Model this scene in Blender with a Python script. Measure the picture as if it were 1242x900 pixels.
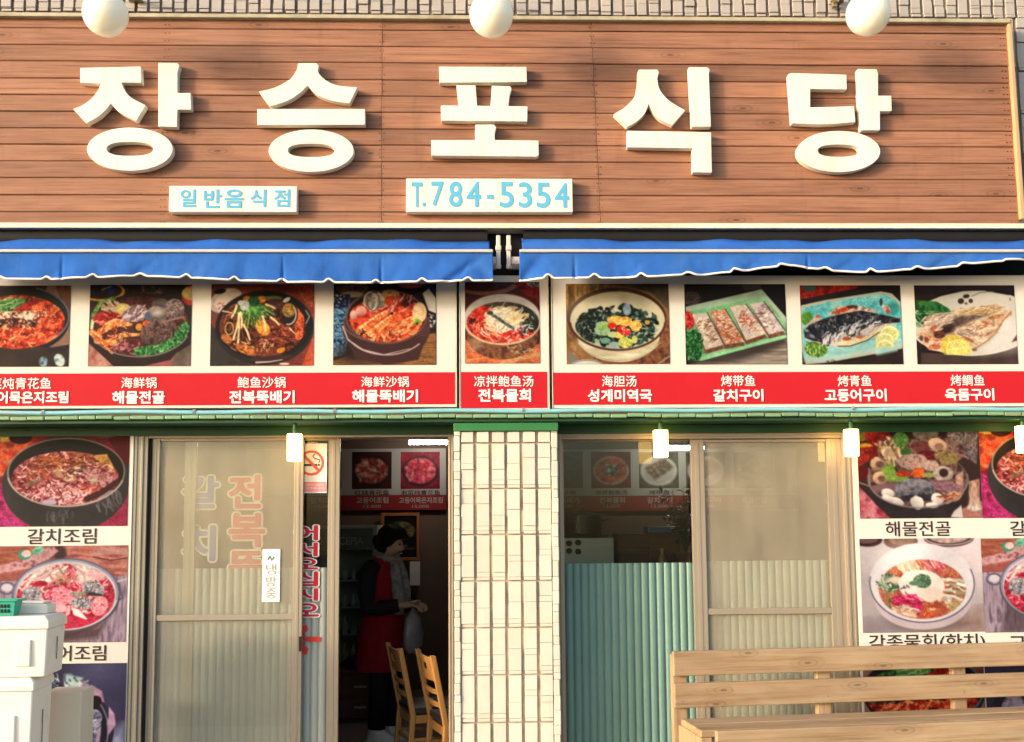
import bpy, bmesh, math, random
import numpy as np
from mathutils import Vector, Matrix

sc = bpy.context.scene
for o in list(bpy.data.objects): bpy.data.objects.remove(o)
R = math.radians

# ---------------------------------------------------------------- camera
FPX, CX, CY, SH = 1260.0, 621.0, 450.0, 69.0            # focal length and principal point in photo pixels (1242 wide)
YAW, PITCH, ROLL = R(1.7), R(5.5), -0.0078
CAM = Vector((-0.178, -6.0, 1.58))
F_ = Vector((math.sin(YAW) * math.cos(PITCH), math.cos(YAW) * math.cos(PITCH), math.sin(PITCH)))
_r = F_.cross(Vector((0, 0, 1))).normalized(); _u = _r.cross(F_)
R_ = _r * math.cos(ROLL) + _u * math.sin(ROLL); U_ = _u * math.cos(ROLL) - _r * math.sin(ROLL)
cd = bpy.data.cameras.new('camera'); cam = bpy.data.objects.new('camera', cd); sc.collection.objects.link(cam)
cd.sensor_width = 36; cd.lens = FPX / 1242 * 36; cd.shift_y = SH / 1242; cd.clip_end = 500; cd.clip_start = 0.05
_m = Matrix((R_, U_, -F_)).transposed().to_4x4(); _m.translation = CAM; cam.matrix_world = _m
sc.camera = cam

# ---------------------------------------------------------------- sky, sun, exposure
AZ, EL = R(62), R(12.0)                                  # sun to the left of the facade's normal, low
w = bpy.data.worlds.new('World'); sc.world = w; w.use_nodes = True
nt = w.node_tree; bg = nt.nodes['Background']; sky = nt.nodes.new('ShaderNodeTexSky'); sky.sky_type = 'NISHITA'
sky.sun_disc = False; sky.sun_elevation = EL; sky.sun_rotation = R(180) + AZ; sky.air_density = 1.0; sky.dust_density = 2.5
nt.links.new(sky.outputs[0], bg.inputs[0]); bg.inputs[1].default_value = 0.15
sd = bpy.data.lights.new('sun', 'SUN'); sun = bpy.data.objects.new('sun', sd); sc.collection.objects.link(sun)
sd.energy = 1.25; sd.angle = R(7.0); sd.color = (1.0, 0.87, 0.69)
TOSUN = Vector((-math.sin(AZ) * math.cos(EL), -math.cos(AZ) * math.cos(EL), math.sin(EL)))
sun.rotation_euler = TOSUN.to_track_quat('Z', 'Y').to_euler(); sun.location = TOSUN * 30
sc.view_settings.view_transform = 'Standard'; sc.view_settings.look = 'None'; sc.view_settings.gamma = 1
sc.view_settings.use_curve_mapping = False; sc.view_settings.exposure = 1.56
sc.cycles.max_bounces = 8; sc.cycles.transparent_max_bounces = 12; sc.cycles.use_denoising = True
sc.cycles.caustics_reflective = False; sc.cycles.caustics_refractive = False

# measured positions: a point of the photo on the vertical plane y = Y gives real metres
def P(px, py, Y):
    d = F_ + R_ * ((px - CX) / FPX) + U_ * ((CY + SH - py) / FPX)
    return CAM + d * ((Y - CAM.y) / d.y)
def X(px, py, Y): return P(px, py, Y).x
def Z(px, py, Y): return P(px, py, Y).z
def rect(a, b, c, d, Y):                                  # pixel box -> x0, x1, z0, z1
    return X(a, (b + d) / 2, Y), X(c, (b + d) / 2, Y), Z((a + c) / 2, d, Y), Z((a + c) / 2, b, Y)

# ---------------------------------------------------------------- objects
def link(o, parent=None):
    sc.collection.objects.link(o)
    if parent is not None: o.parent = parent
    return o
def tag(o, label=None, cat=None, group=None, kind=None):
    if label: o['label'] = label
    if cat: o['category'] = cat
    if group: o['group'] = group
    if kind: o['kind'] = kind
    return o
def thing(name, loc, label, cat, group=None, rz=0):
    o = link(bpy.data.objects.new(name, None)); o.location = loc; o.rotation_euler = (0, 0, rz); o.empty_display_size = .1
    return tag(o, label, cat, group, 'thing')
def wloc(o):
    v = Vector((0, 0, 0))
    while o is not None: v += Vector(o.location); o = o.parent
    return v
def copy_tree(o, parent=None):
    c = o.copy(); link(c)
    if parent is not None: c.parent = parent
    for ch in list(o.children): copy_tree(ch, c)
    return c

class MB:
    def __init__(s): s.v = []; s.f = []; s.mi = []; s.m = 0; s.rnd = []
    def add(s, vs, fs, rnd=None):
        b = len(s.v); s.v += [tuple(p) for p in vs]; s.f += [tuple(i + b for i in f) for f in fs]; s.mi += [s.m] * len(fs)
        r = random.random() if rnd is None else rnd; s.rnd += [r] * len(vs); return s
    def box(s, x0, x1, y0, y1, z0, z1, rnd=None):
        if x0 > x1: x0, x1 = x1, x0
        if y0 > y1: y0, y1 = y1, y0
        if z0 > z1: z0, z1 = z1, z0
        return s.add([(x0, y0, z0), (x1, y0, z0), (x1, y1, z0), (x0, y1, z0), (x0, y0, z1), (x1, y0, z1), (x1, y1, z1), (x0, y1, z1)],
              [(3, 2, 1, 0), (4, 5, 6, 7), (0, 1, 5, 4), (1, 2, 6, 5), (2, 3, 7, 6), (3, 0, 4, 7)], rnd)
    def pxbox(s, a, b, c, d, Yf, Yb, rnd=None):
        x0, x1, z0, z1 = rect(a, b, c, d, Yf); return s.box(x0, x1, Yf, Yb, z0, z1, rnd)
    def prism(s, pts, y0, y1):                             # pts in (x, z), counter-clockwise or not
        a = sum(pts[i][0] * pts[(i + 1) % len(pts)][1] - pts[(i + 1) % len(pts)][0] * pts[i][1] for i in range(len(pts)))
        if a < 0: pts = pts[::-1]
        n = len(pts)
        return s.add([(x, y0, z) for x, z in pts] + [(x, y1, z) for x, z in pts],
              [tuple(range(n)), tuple(range(2 * n - 1, n - 1, -1))] + [(i + n, (i + 1) % n + n, (i + 1) % n, i) for i in range(n)])
    def ringprism(s, outer, inner, y0, y1):
        n = len(outer); V = [(x, y0, z) for x, z in outer] + [(x, y0, z) for x, z in inner] + [(x, y1, z) for x, z in outer] + [(x, y1, z) for x, z in inner]; Fc = []
        for i in range(n):
            j = (i + 1) % n
            Fc += [(i, j, n + j, n + i), (2 * n + j, 2 * n + i, 3 * n + i, 3 * n + j), (2 * n + i, 2 * n + j, j, i), (n + i, n + j, 3 * n + j, 3 * n + i)]
        return s.add(V, Fc)
    def tube(s, pts, r, n=10, cap=True):
        pts = [Vector(p) for p in pts]; V = []; k = len(pts); rr = r if isinstance(r, (list, tuple)) else [r] * k; prev = None
        for i, p in enumerate(pts):
            t = (pts[min(i + 1, k - 1)] - pts[max(i - 1, 0)]).normalized()
            if prev is None:
                a = Vector((0, 0, 1)) if abs(t.z) < .9 else Vector((1, 0, 0)); prev = t.cross(a).normalized()
            u = (prev - t * prev.dot(t)).normalized(); prev = u; v2 = t.cross(u)
            V += [p + (u * math.cos(6.2832 * j / n) + v2 * math.sin(6.2832 * j / n)) * rr[i] for j in range(n)]
        Fc = [(i * n + j, i * n + (j + 1) % n, (i + 1) * n + (j + 1) % n, (i + 1) * n + j) for i in range(k - 1) for j in range(n)]
        if cap: Fc += [tuple(range(n - 1, -1, -1)), tuple((k - 1) * n + j for j in range(n))]
        return s.add(V, Fc)
    def loft(s, rings, cap=True):                          # rings: lists of n points
        n = len(rings[0]); V = [p for r in rings for p in r]; k = len(rings)
        Fc = [(i * n + j, i * n + (j + 1) % n, (i + 1) * n + (j + 1) % n, (i + 1) * n + j) for i in range(k - 1) for j in range(n)]
        if cap: Fc += [tuple(range(n - 1, -1, -1)), tuple((k - 1) * n + j for j in range(n))]
        return s.add(V, Fc)
    def lathe(s, prof, c, n=24, sx=1, sy=1):
        return s.loft([[(c[0] + r * sx * math.cos(6.2832 * j / n), c[1] + r * sy * math.sin(6.2832 * j / n), c[2] + z) for j in range(n)] for r, z in prof])
    def ball(s, c, rx, ry=None, rz=None, n=20, m=12):
        ry = ry or rx; rz = rz or rx
        return s.loft([[(c[0] + rx * math.sin(math.pi * max(.02, min(.98, i / m))) * math.cos(6.2832 * j / n), c[1] + ry * math.sin(math.pi * max(.02, min(.98, i / m))) * math.sin(6.2832 * j / n), c[2] - rz * math.cos(math.pi * i / m)) for j in range(n)] for i in range(m + 1)])
    def mesh(s, name, off=Vector((0, 0, 0))):
        me = bpy.data.meshes.new(name); me.from_pydata([(x - off.x, y - off.y, z - off.z) for x, y, z in s.v], [], s.f); me.update()
        a = me.attributes.new('rnd', 'FLOAT', 'POINT'); a.data.foreach_set('value', s.rnd); return me
    def build(s, name, mats, parent=None, bevel=0, smooth=False, seg=2, local=False, label=None):
        off = Vector((0, 0, 0))
        if parent is not None and not local: off = wloc(parent)
        if parent is None and not local:
            V = np.array(s.v); off = Vector((float((V[:, 0].min() + V[:, 0].max()) / 2), float((V[:, 1].min() + V[:, 1].max()) / 2), float(V[:, 2].min())))
        me = s.mesh(name, off); o = link(bpy.data.objects.new(name, me), parent)
        if parent is None: o.location = off
        for m in (mats if isinstance(mats, (list, tuple)) else [mats]): me.materials.append(m)
        me.polygons.foreach_set('material_index', s.mi)
        if smooth:
            me.polygons.foreach_set('use_smooth', [True] * len(s.f))
            if smooth is not True: me.set_sharp_from_angle(angle=R(smooth))
        if bevel:
            b = o.modifiers.new('edge', 'BEVEL'); b.width = bevel; b.segments = seg; b.limit_method = 'ANGLE'; b.angle_limit = R(40)
        if label: o['label'] = label
        return o

# ---------------------------------------------------------------- materials
def newmat(name):
    m = bpy.data.materials.new(name); m.use_nodes = True; return m, m.node_tree, m.node_tree.nodes['Principled BSDF']
def N(nt, t, **kw):
    n = nt.nodes.new(t)
    for k, v in kw.items(): setattr(n, k, v)
    return n
def coords(nt, scale=(1, 1, 1), rnd=False):
    tc = N(nt, 'ShaderNodeTexCoord'); mp = N(nt, 'ShaderNodeMapping'); mp.inputs['Scale'].default_value = scale
    nt.links.new(tc.outputs['Object'], mp.inputs[0])
    if rnd:
        at = N(nt, 'ShaderNodeAttribute', attribute_name='rnd'); mu = N(nt, 'ShaderNodeVectorMath', operation='SCALE'); mu.inputs[0].default_value = (37, 53, 71)
        nt.links.new(at.outputs['Fac'], mu.inputs['Scale']); nt.links.new(mu.outputs[0], mp.inputs['Location'])
    return mp
def noise(nt, vec, scale, detail=4, rough=.6):
    n = N(nt, 'ShaderNodeTexNoise'); n.inputs['Scale'].default_value = scale; n.inputs['Detail'].default_value = detail; n.inputs['Roughness'].default_value = rough
    nt.links.new(vec, n.inputs['Vector']); return n.outputs['Fac']
def ramp(nt, fac, stops):
    r = N(nt, 'ShaderNodeValToRGB'); e = r.color_ramp.elements
    while len(e) > 1: e.remove(e[-1])
    for i, (p, c) in enumerate(stops):
        q = e[0] if i == 0 else e.new(p)
        q.position = p; q.color = (*c, 1) if len(c) == 3 else c
    nt.links.new(fac, r.inputs[0]); return r.outputs[0]
def mixc(nt, a, b, fac, mode='MIX'):
    m = N(nt, 'ShaderNodeMix', data_type='RGBA', blend_type=mode)
    for sock, v in ((m.inputs['Factor'], fac), (m.inputs[6], a), (m.inputs[7], b)):
        if isinstance(v, (int, float)): sock.default_value = v
        elif isinstance(v, tuple): sock.default_value = (*v, 1)
        else: nt.links.new(v, sock)
    return m.outputs[2]
def bump(nt, bs, h, strength=.3, dist=.01):
    b = N(nt, 'ShaderNodeBump'); b.inputs['Strength'].default_value = strength; b.inputs['Distance'].default_value = dist
    nt.links.new(h, b.inputs['Height']); nt.links.new(b.outputs[0], bs.inputs['Normal'])
def pm(name, col, rough=.6, spec=.4, var=.12, scale=6, bmp=0, metal=0, stretch=(1, 1, 1), dirt=None, rnd=0, bscale=None):
    m, nt, bs = newmat(name); mp = coords(nt, stretch)
    f = noise(nt, mp.outputs[0], scale, 5, .65)
    c = ramp(nt, f, [(.25, tuple(x * (1 - var) for x in col)), (.75, tuple(min(1, x * (1 + var)) for x in col))])
    if dirt:
        f2 = noise(nt, mp.outputs[0], scale * .37, 6, .7); k = ramp(nt, f2, [(.5, (0, 0, 0)), (.75, (1, 1, 1))]); c = mixc(nt, c, dirt, k)
    if rnd:
        at = N(nt, 'ShaderNodeAttribute', attribute_name='rnd'); g = ramp(nt, at.outputs['Fac'], [(0, (1 - rnd,) * 3), (1, (1 + rnd * .2,) * 3)]); c = mixc(nt, c, g, 1.0, 'MULTIPLY')
    nt.links.new(c, bs.inputs['Base Color'])
    bs.inputs['Roughness'].default_value = rough; bs.inputs['Specular IOR Level'].default_value = spec; bs.inputs['Metallic'].default_value = metal
    if bmp: bump(nt, bs, noise(nt, mp.outputs[0], bscale or scale * 6, 4), bmp, .004)
    return m
def wood(name, dark, mid, light, rough=.6, along='X', grain=1.0, knots=True, rv=.2, spec=.3, fine=1.0, knot_cut=.62):
    m, nt, bs = newmat(name)
    q = 22 * fine; s = (1.1, q, q) if along == 'X' else (q, q, 1.1)
    mp = coords(nt, s, True); f = noise(nt, mp.outputs[0], 2.2 * grain, 6, .7)
    c = ramp(nt, f, [(.28, dark), (.46, mid), (.72, light)])
    mk = coords(nt, (1, 1, 1), True); sx = N(nt, 'ShaderNodeSeparateXYZ'); nt.links.new(mk.outputs[0], sx.inputs[0])
    yz = N(nt, 'ShaderNodeMath', operation='ADD'); cb = N(nt, 'ShaderNodeCombineXYZ'); la, lb = (0, 2) if along == 'X' else (2, 0)
    nt.links.new(sx.outputs[lb], yz.inputs[0]); nt.links.new(sx.outputs[1], yz.inputs[1])
    k1_ = N(nt, 'ShaderNodeMath', operation='MULTIPLY'); k1_.inputs[1].default_value = 2.4; nt.links.new(sx.outputs[la], k1_.inputs[0])
    k2_ = N(nt, 'ShaderNodeMath', operation='MULTIPLY'); k2_.inputs[1].default_value = 7.0; nt.links.new(yz.outputs[0], k2_.inputs[0])
    nt.links.new(k1_.outputs[0], cb.inputs[0]); nt.links.new(k2_.outputs[0], cb.inputs[1])
    vo = N(nt, 'ShaderNodeTexVoronoi'); vo.voronoi_dimensions = '2D'; vo.inputs['Scale'].default_value = 1.0; nt.links.new(cb.outputs[0], vo.inputs['Vector'])
    if knots:
        sw = N(nt, 'ShaderNodeMath', operation='SINE'); mu = N(nt, 'ShaderNodeMath', operation='MULTIPLY'); mu.inputs[1].default_value = 62
        nt.links.new(vo.outputs['Distance'], mu.inputs[0]); nt.links.new(mu.outputs[0], sw.inputs[0])
        ringm = ramp(nt, vo.outputs['Distance'], [(.05, (1, 1, 1)), (.09, (.55, .55, .55)), (.30, (0, 0, 0))])
        sel = N(nt, 'ShaderNodeSeparateColor'); nt.links.new(vo.outputs['Color'], sel.inputs[0])
        g = N(nt, 'ShaderNodeMath', operation='GREATER_THAN'); g.inputs[1].default_value = knot_cut; nt.links.new(sel.outputs[0], g.inputs[0])
        k1 = mixc(nt, (0, 0, 0), ringm, g.outputs[0]); rr = ramp(nt, sw.outputs[0], [(.2, (.35, .35, .35)), (.8, (1, 1, 1))]); k2 = mixc(nt, k1, rr, 1.0, 'MULTIPLY')
        kk = N(nt, 'ShaderNodeMath', operation='MULTIPLY'); kk.inputs[1].default_value = .8; nt.links.new(k2, kk.inputs[0])
        c = mixc(nt, c, tuple(x * .55 for x in dark), kk.outputs[0])
    bp = ramp(nt, noise(nt, coords(nt, (1.2, 5, 5) if along == 'X' else (5, 5, 1.2), True).outputs[0], 1.6, 4, .6), [(.3, (.80, .78, .78)), (.68, (1.08, 1.08, 1.08))]); c = mixc(nt, c, bp, 1.0, 'MULTIPLY')
    at = N(nt, 'ShaderNodeAttribute', attribute_name='rnd'); g2 = ramp(nt, at.outputs['Fac'], [(0, (1 - rv, 1 - rv, 1 - rv * .9)), (1, (1.0 + rv * .3,) * 3)]); c = mixc(nt, c, g2, 1.0, 'MULTIPLY')
    nt.links.new(c, bs.inputs['Base Color']); bs.inputs['Roughness'].default_value = rough; bs.inputs['Specular IOR Level'].default_value = spec
    bump(nt, bs, f, .35, .003); return m
def emit(name, col, strength):
    m = bpy.data.materials.new(name); m.use_nodes = True; nt = m.node_tree; bs = nt.nodes['Principled BSDF']
    bs.inputs['Base Color'].default_value = (.8, .75, .65, 1); mp = coords(nt); f = noise(nt, mp.outputs[0], 14, 2)
    c = ramp(nt, f, [(.2, tuple(x * .85 for x in col)), (.8, col)]); nt.links.new(c, bs.inputs['Emission Color']); bs.inputs['Emission Strength'].default_value = strength
    return m
def glass(name, dust=.0, dustcol=(.5, .4, .28), tint=(.9, .95, .92), refl=1.0, lo=None):
    m = bpy.data.materials.new(name); m.use_nodes = True; nt = m.node_tree; nt.nodes.clear()
    out = N(nt, 'ShaderNodeOutputMaterial'); tr = N(nt, 'ShaderNodeBsdfTransparent'); tr.inputs[0].default_value = (*tint, 1)
    gl = N(nt, 'ShaderNodeBsdfGlossy'); gl.inputs['Roughness'].default_value = .02; fr = N(nt, 'ShaderNodeFresnel'); gm = N(nt, 'ShaderNodeNewGeometry'); io = N(nt, 'ShaderNodeMapRange'); io.inputs['To Min'].default_value = 1.45; io.inputs['To Max'].default_value = 1 / 1.45; nt.links.new(gm.outputs['Backfacing'], io.inputs['Value']); nt.links.new(io.outputs[0], fr.inputs[0])
    df = N(nt, 'ShaderNodeBsdfDiffuse'); df.inputs[0].default_value = (*dustcol, 1)
    mp = coords(nt, (1, 1, 1)); f = noise(nt, mp.outputs[0], 3.5, 6, .7); f2 = noise(nt, coords(nt, (9, 9, 2)).outputs[0], 1.0, 3, .5)
    ad = N(nt, 'ShaderNodeMath', operation='ADD'); nt.links.new(f, ad.inputs[0]); nt.links.new(f2, ad.inputs[1])
    lo = dust * .75 if lo is None else lo
    mr = N(nt, 'ShaderNodeMapRange'); mr.inputs['From Min'].default_value = .7; mr.inputs['From Max'].default_value = 1.3; mr.inputs['To Min'].default_value = lo; mr.inputs['To Max'].default_value = min(1, dust * 1.25)
    nt.links.new(ad.outputs[0], mr.inputs['Value'])
    a = N(nt, 'ShaderNodeMixShader'); nt.links.new(mr.outputs[0], a.inputs[0]); nt.links.new(tr.outputs[0], a.inputs[1]); nt.links.new(df.outputs[0], a.inputs[2])
    b = N(nt, 'ShaderNodeMixShader'); mu = N(nt, 'ShaderNodeMath', operation='MULTIPLY'); mu.inputs[1].default_value = refl; nt.links.new(fr.outputs[0], mu.inputs[0]); nt.links.new(mu.outputs[0], b.inputs[0])
    nt.links.new(a.outputs[0], b.inputs[1]); nt.links.new(gl.outputs[0], b.inputs[2]); nt.links.new(b.outputs[0], out.inputs[0]); return m

def streaks(m, col, amt, lo=.56, hi=.80, sc=(26, 26, 1.6)):
    # rain streaks and grime: long vertical noise over the paint
    nt = m.node_tree; bs = nt.nodes['Principled BSDF']; l = bs.inputs['Base Color'].links[0].from_socket
    f = ramp(nt, noise(nt, coords(nt, sc).outputs[0], 1.0, 5, .65), [(lo, (0, 0, 0)), (hi, (amt, amt, amt))]); nt.links.new(mixc(nt, l, col, f), bs.inputs['Base Color'])
M = {}
M['sign_wood'] = wood('weathered_red_cedar', (.16, .070, .042), (.305, .142, .084), (.40, .20, .122), .65, 'X', 1.0, True, .28, fine=2.2, knot_cut=.80)
M['bench_wood'] = wood('pine_planks', (.27, .16, .08), (.40, .265, .15), (.47, .345, .22), .5, 'X', .7, True, .12, fine=1.6, knot_cut=.45)
M['bench_wood_z'] = wood('pine_posts', (.27, .16, .08), (.40, .265, .15), (.47, .345, .22), .5, 'Z', .7, False, .12)
streaks(M['bench_wood'], (.50, .42, .30), .6, .52, .78, (1.6, 9, 9)); streaks(M['bench_wood'], (.10, .055, .025), .75, .66, .74, (1.0, 55, 55))
M['chair_wood'] = wood('chair_beech', (.26, .11, .03), (.40, .19, .055), (.46, .24, .08), .4, 'Z', .7, False, .1)
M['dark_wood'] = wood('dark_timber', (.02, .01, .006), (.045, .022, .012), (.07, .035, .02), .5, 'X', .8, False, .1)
M['cream'] = pm('cream_lettering_paint', (.80, .755, .65), .45, .4, .03, 5, .05, dirt=(.72, .66, .54))
streaks(M['cream'], (.46, .39, .28), .6, .54, .78)
streaks(M['sign_wood'], (.10, .05, .034), .5, .60, .82, (5, 5, 1.2)); streaks(M['sign_wood'], (.42, .26, .17), .5, .60, .80, (1.3, 70, 70))
M['trim'] = pm('cream_metal_trim', (.72, .66, .52), .4, .4, .06, 5, dirt=(.5, .43, .33))
M['gold_trim'] = pm('honey_wood_trim', (.50, .33, .18), .5, .3, .15, 8, stretch=(1, 1, .1))
M['cap_trim'] = pm('weathered_cap_metal', (.42, .37, .26), .5, .4, .2, 9, dirt=(.2, .17, .1))
M['black'] = pm('black_recess_paint', (.012, .011, .011), .7, .2, .2, 6)
M['tile'] = pm('glazed_beige_tile', (.64, .59, .51), .35, .5, .05, 9, .08, rnd=.10, dirt=(.68, .58, .46))
streaks(M['tile'], (.42, .34, .24), .5, .58, .85, (22, 22, 2))
M['tile_grey'] = pm('glazed_grey_tile', (.42, .375, .345), .4, .5, .06, 9, .08, rnd=.14)
M['grout'] = pm('beige_grout', (.40, .33, .25), .9, .1, .25, 14)
M['grout_grey'] = pm('grey_grout', (.19, .155, .13), .9, .1, .25, 14)
M['wall'] = pm('rendered_wall', (.36, .32, .26), .85, .2, .12, 4, .2, dirt=(.25, .21, .16))
M['green_tile'] = pm('pale_green_glazed_tile', (.20, .34, .18), .35, .5, .12, 12, rnd=.2)
M['green'] = pm('green_paint_shaded', (.012, .060, .026), .5, .4, .15, 6)  # trim green darkened, the shade under the ledge is in the colour
M['green_lit'] = pm('green_paint_sunlit', (.028, .17, .05), .5, .4, .12, 8)  # same trim green brightened, sunlight on the pillar cap is in the colour
M['cyan'] = pm('sky_blue_pipe', (.22, .50, .58), .35, .5, .1, 9, dirt=(.3, .42, .42))
M['blue'] = pm('blue_awning_canvas', (.030, .124, .45), .9, .06, .14, 5, .25, bscale=120, dirt=(.055, .165, .46)); streaks(M['blue'], (.025, .085, .30), .8, .5, .8, (9, 9, 2.5))
M['bar'] = pm('awning_bar_paint', (.56, .50, .45), .4, .4, .06, 5)
M['white'] = pm('white_paint', (.78, .77, .74), .5, .4, .03, 5)
M['banner'] = pm('white_vinyl_banner', (.64, .595, .55), .5, .2, .03, 4)
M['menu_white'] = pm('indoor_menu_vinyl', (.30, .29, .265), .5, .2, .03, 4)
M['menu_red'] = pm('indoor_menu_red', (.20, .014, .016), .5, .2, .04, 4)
M['red'] = pm('red_vinyl', (.47, .015, .024), .5, .1, .04, 4)
M['textwhite'] = pm('white_print', (.80, .78, .76), .5, .3, .02, 9)
M['textdark'] = pm('dark_print', (.035, .022, .022), .6, .3, .1, 9)
M['textblue'] = pm('light_blue_print', (.10, .40, .62), .5, .3, .04, 9)
M['textred'] = pm('red_sticker', (.58, .035, .03), .45, .3, .04, 9)
M['textcrimson'] = pm('crimson_sticker', (.50, .012, .03), .45, .3, .04, 9)
M['textviolet'] = pm('slate_blue_sticker', (.10, .14, .40), .45, .3, .04, 9)
M['textcream'] = pm('cream_sticker_edge', (.74, .68, .56), .5, .3, .03, 9)
M['greytext'] = pm('grey_print', (.30, .31, .33), .5, .3, .03, 9)
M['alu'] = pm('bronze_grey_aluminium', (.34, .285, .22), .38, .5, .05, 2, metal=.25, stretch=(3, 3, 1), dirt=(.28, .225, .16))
M['alu_dark'] = pm('dark_grey_aluminium', (.25, .225, .18), .4, .5, .05, 2, metal=.25, stretch=(3, 3, 1))  # darker aluminium for the left door jamb and the sills
M['slot'] = pm('dark_track', (.02, .012, .01), .7, .2, .2, 9)
M['glass_dusty'] = glass('dusty_glass', .235, (.66, .56, .43), lo=.17)
M['glass_clear'] = glass('clear_glass', .002, (.5, .45, .36), refl=.7)
M['rib'] = pm('teal_ribbed_sheet', (.135, .245, .215), .35, .5, .08, 3)
M['rib_grey'] = pm('grey_ribbed_sheet', (.33, .35, .325), .35, .5, .06, 3)
M['lamp'] = emit('warm_lamp_glow', (1.0, .57, .14), 5.0)
M['tubelight'] = emit('fluorescent_glow', (1.0, .90, .80), 30.0)
M['globe'] = pm('opal_globe', (.92, .88, .76), .22, .4, .01, 3)
_g = M['globe'].node_tree.nodes['Principled BSDF']; _g.inputs['Subsurface Weight'].default_value = 1.0; _g.inputs['Subsurface Radius'].default_value = (1, .95, .8); _g.inputs['Subsurface Scale'].default_value = .12
M['brass'] = pm('lamp_bracket_metal', (.35, .28, .17), .4, .5, .1, 9, metal=.5)
M['foam'] = pm('white_foam_plastic', (.83, .78, .69), .55, .35, .03, 4, .06, dirt=(.76, .70, .60))
streaks(M['foam'], (.55, .48, .38), .5, .6, .85, (7, 7, 3))
M['greybox'] = pm('cream_foam_block', (.66, .58, .46), .7, .2, .04, 4, .1)
M['basket'] = pm('teal_plastic', (.03, .36, .25), .4, .5, .06, 6)
M['skin'] = pm('skin', (.42, .24, .16), .5, .4, .06, 8)
M['hair'] = pm('black_hair', (.012, .009, .008), .85, .08, .3, 30, stretch=(1, 1, .2))
M['coat'] = pm('red_coat_wool', (.22, .008, .012), .85, .1, .2, 18, .2)
M['scarf'] = pm('grey_patterned_scarf', (.22, .18, .165), .85, .1, .5, 22)
M['trousers'] = pm('black_trousers', (.016, .013, .014), .85, .1, .2, 10)
M['shoe'] = pm('white_sneaker', (.62, .58, .55), .6, .3, .08, 10)
M['bag'] = pm('pale_plastic_bag', (.26, .22, .22), .35, .5, .35, 9)
M['seat'] = pm('black_vinyl_seat', (.018, .018, .02), .35, .5, .1, 9)
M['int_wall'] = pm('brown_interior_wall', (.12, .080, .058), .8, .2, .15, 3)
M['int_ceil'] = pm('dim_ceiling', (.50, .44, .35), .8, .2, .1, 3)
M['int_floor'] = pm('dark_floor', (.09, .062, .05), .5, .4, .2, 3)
M['steel'] = pm('brushed_steel', (.34, .34, .32), .35, .5, .1, 2, metal=.5, stretch=(1, 1, 20))
M['fridge'] = pm('fridge_shell', (.40, .40, .40), .4, .5, .06, 4)
M['fridge_head'] = pm('fridge_header', (.012, .018, .035), .3, .5, .1, 4)
M['fridge_in'] = pm('fridge_contents', (.34, .36, .32), .5, .4, .6, 7, stretch=(1, 1, .5))
M['frame_orange'] = pm('orange_frame', (.30, .10, .03), .5, .3, .1, 6)
M['leaf'] = pm('dark_leaf', (.020, .045, .020), .4, .4, .3, 12)
M['clay'] = pm('clay_pot', (.16, .08, .05), .8, .2, .15, 8)
M['cabinet'] = wood('cabinet_wood', (.05, .02, .01), (.10, .042, .02), (.14, .06, .03), .4, 'X', .8, False, .1)
M['asphalt'] = pm('asphalt', (.05, .05, .05), .9, .2, .25, 30, .4)
M['paving'] = pm('concrete_paving', (.44, .41, .36), .85, .2, .15, 5, .3)
M['roofc'] = pm('roof_concrete', (.3, .29, .27), .9, .2, .15, 3)
M['pink'] = pm('pink_band', (.70, .26, .30), .5, .3, .04, 9)
M['signred'] = pm('sign_red', (.68, .10, .07), .5, .3, .04, 9)
def printmat():
    m, nt, bs = newmat('printed_photo'); a = N(nt, 'ShaderNodeAttribute', attribute_name='print_colour')
    h = N(nt, 'ShaderNodeMix', data_type='RGBA', blend_type='MULTIPLY'); h.inputs['Factor'].default_value = 1; h.inputs[7].default_value = (.68, .665, .65, 1)
    nt.links.new(a.outputs['Color'], h.inputs[6]); nt.links.new(h.outputs[2], bs.inputs['Base Color']); bs.inputs['Roughness'].default_value = .5; bs.inputs['Specular IOR Level'].default_value = .12; return m
M['print'] = printmat()
# ---------------------------------------------------------------- printed food pictures
# Each printed picture is composed from ellipses, strokes and noise and is stored as the
# print colours of a fine flat mesh (colour attribute).
def s2l(c):
    c = np.asarray(c, float)
    return np.where(c <= 0.04045, c / 12.92, ((c + 0.055) / 1.055) ** 2.4)

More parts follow.
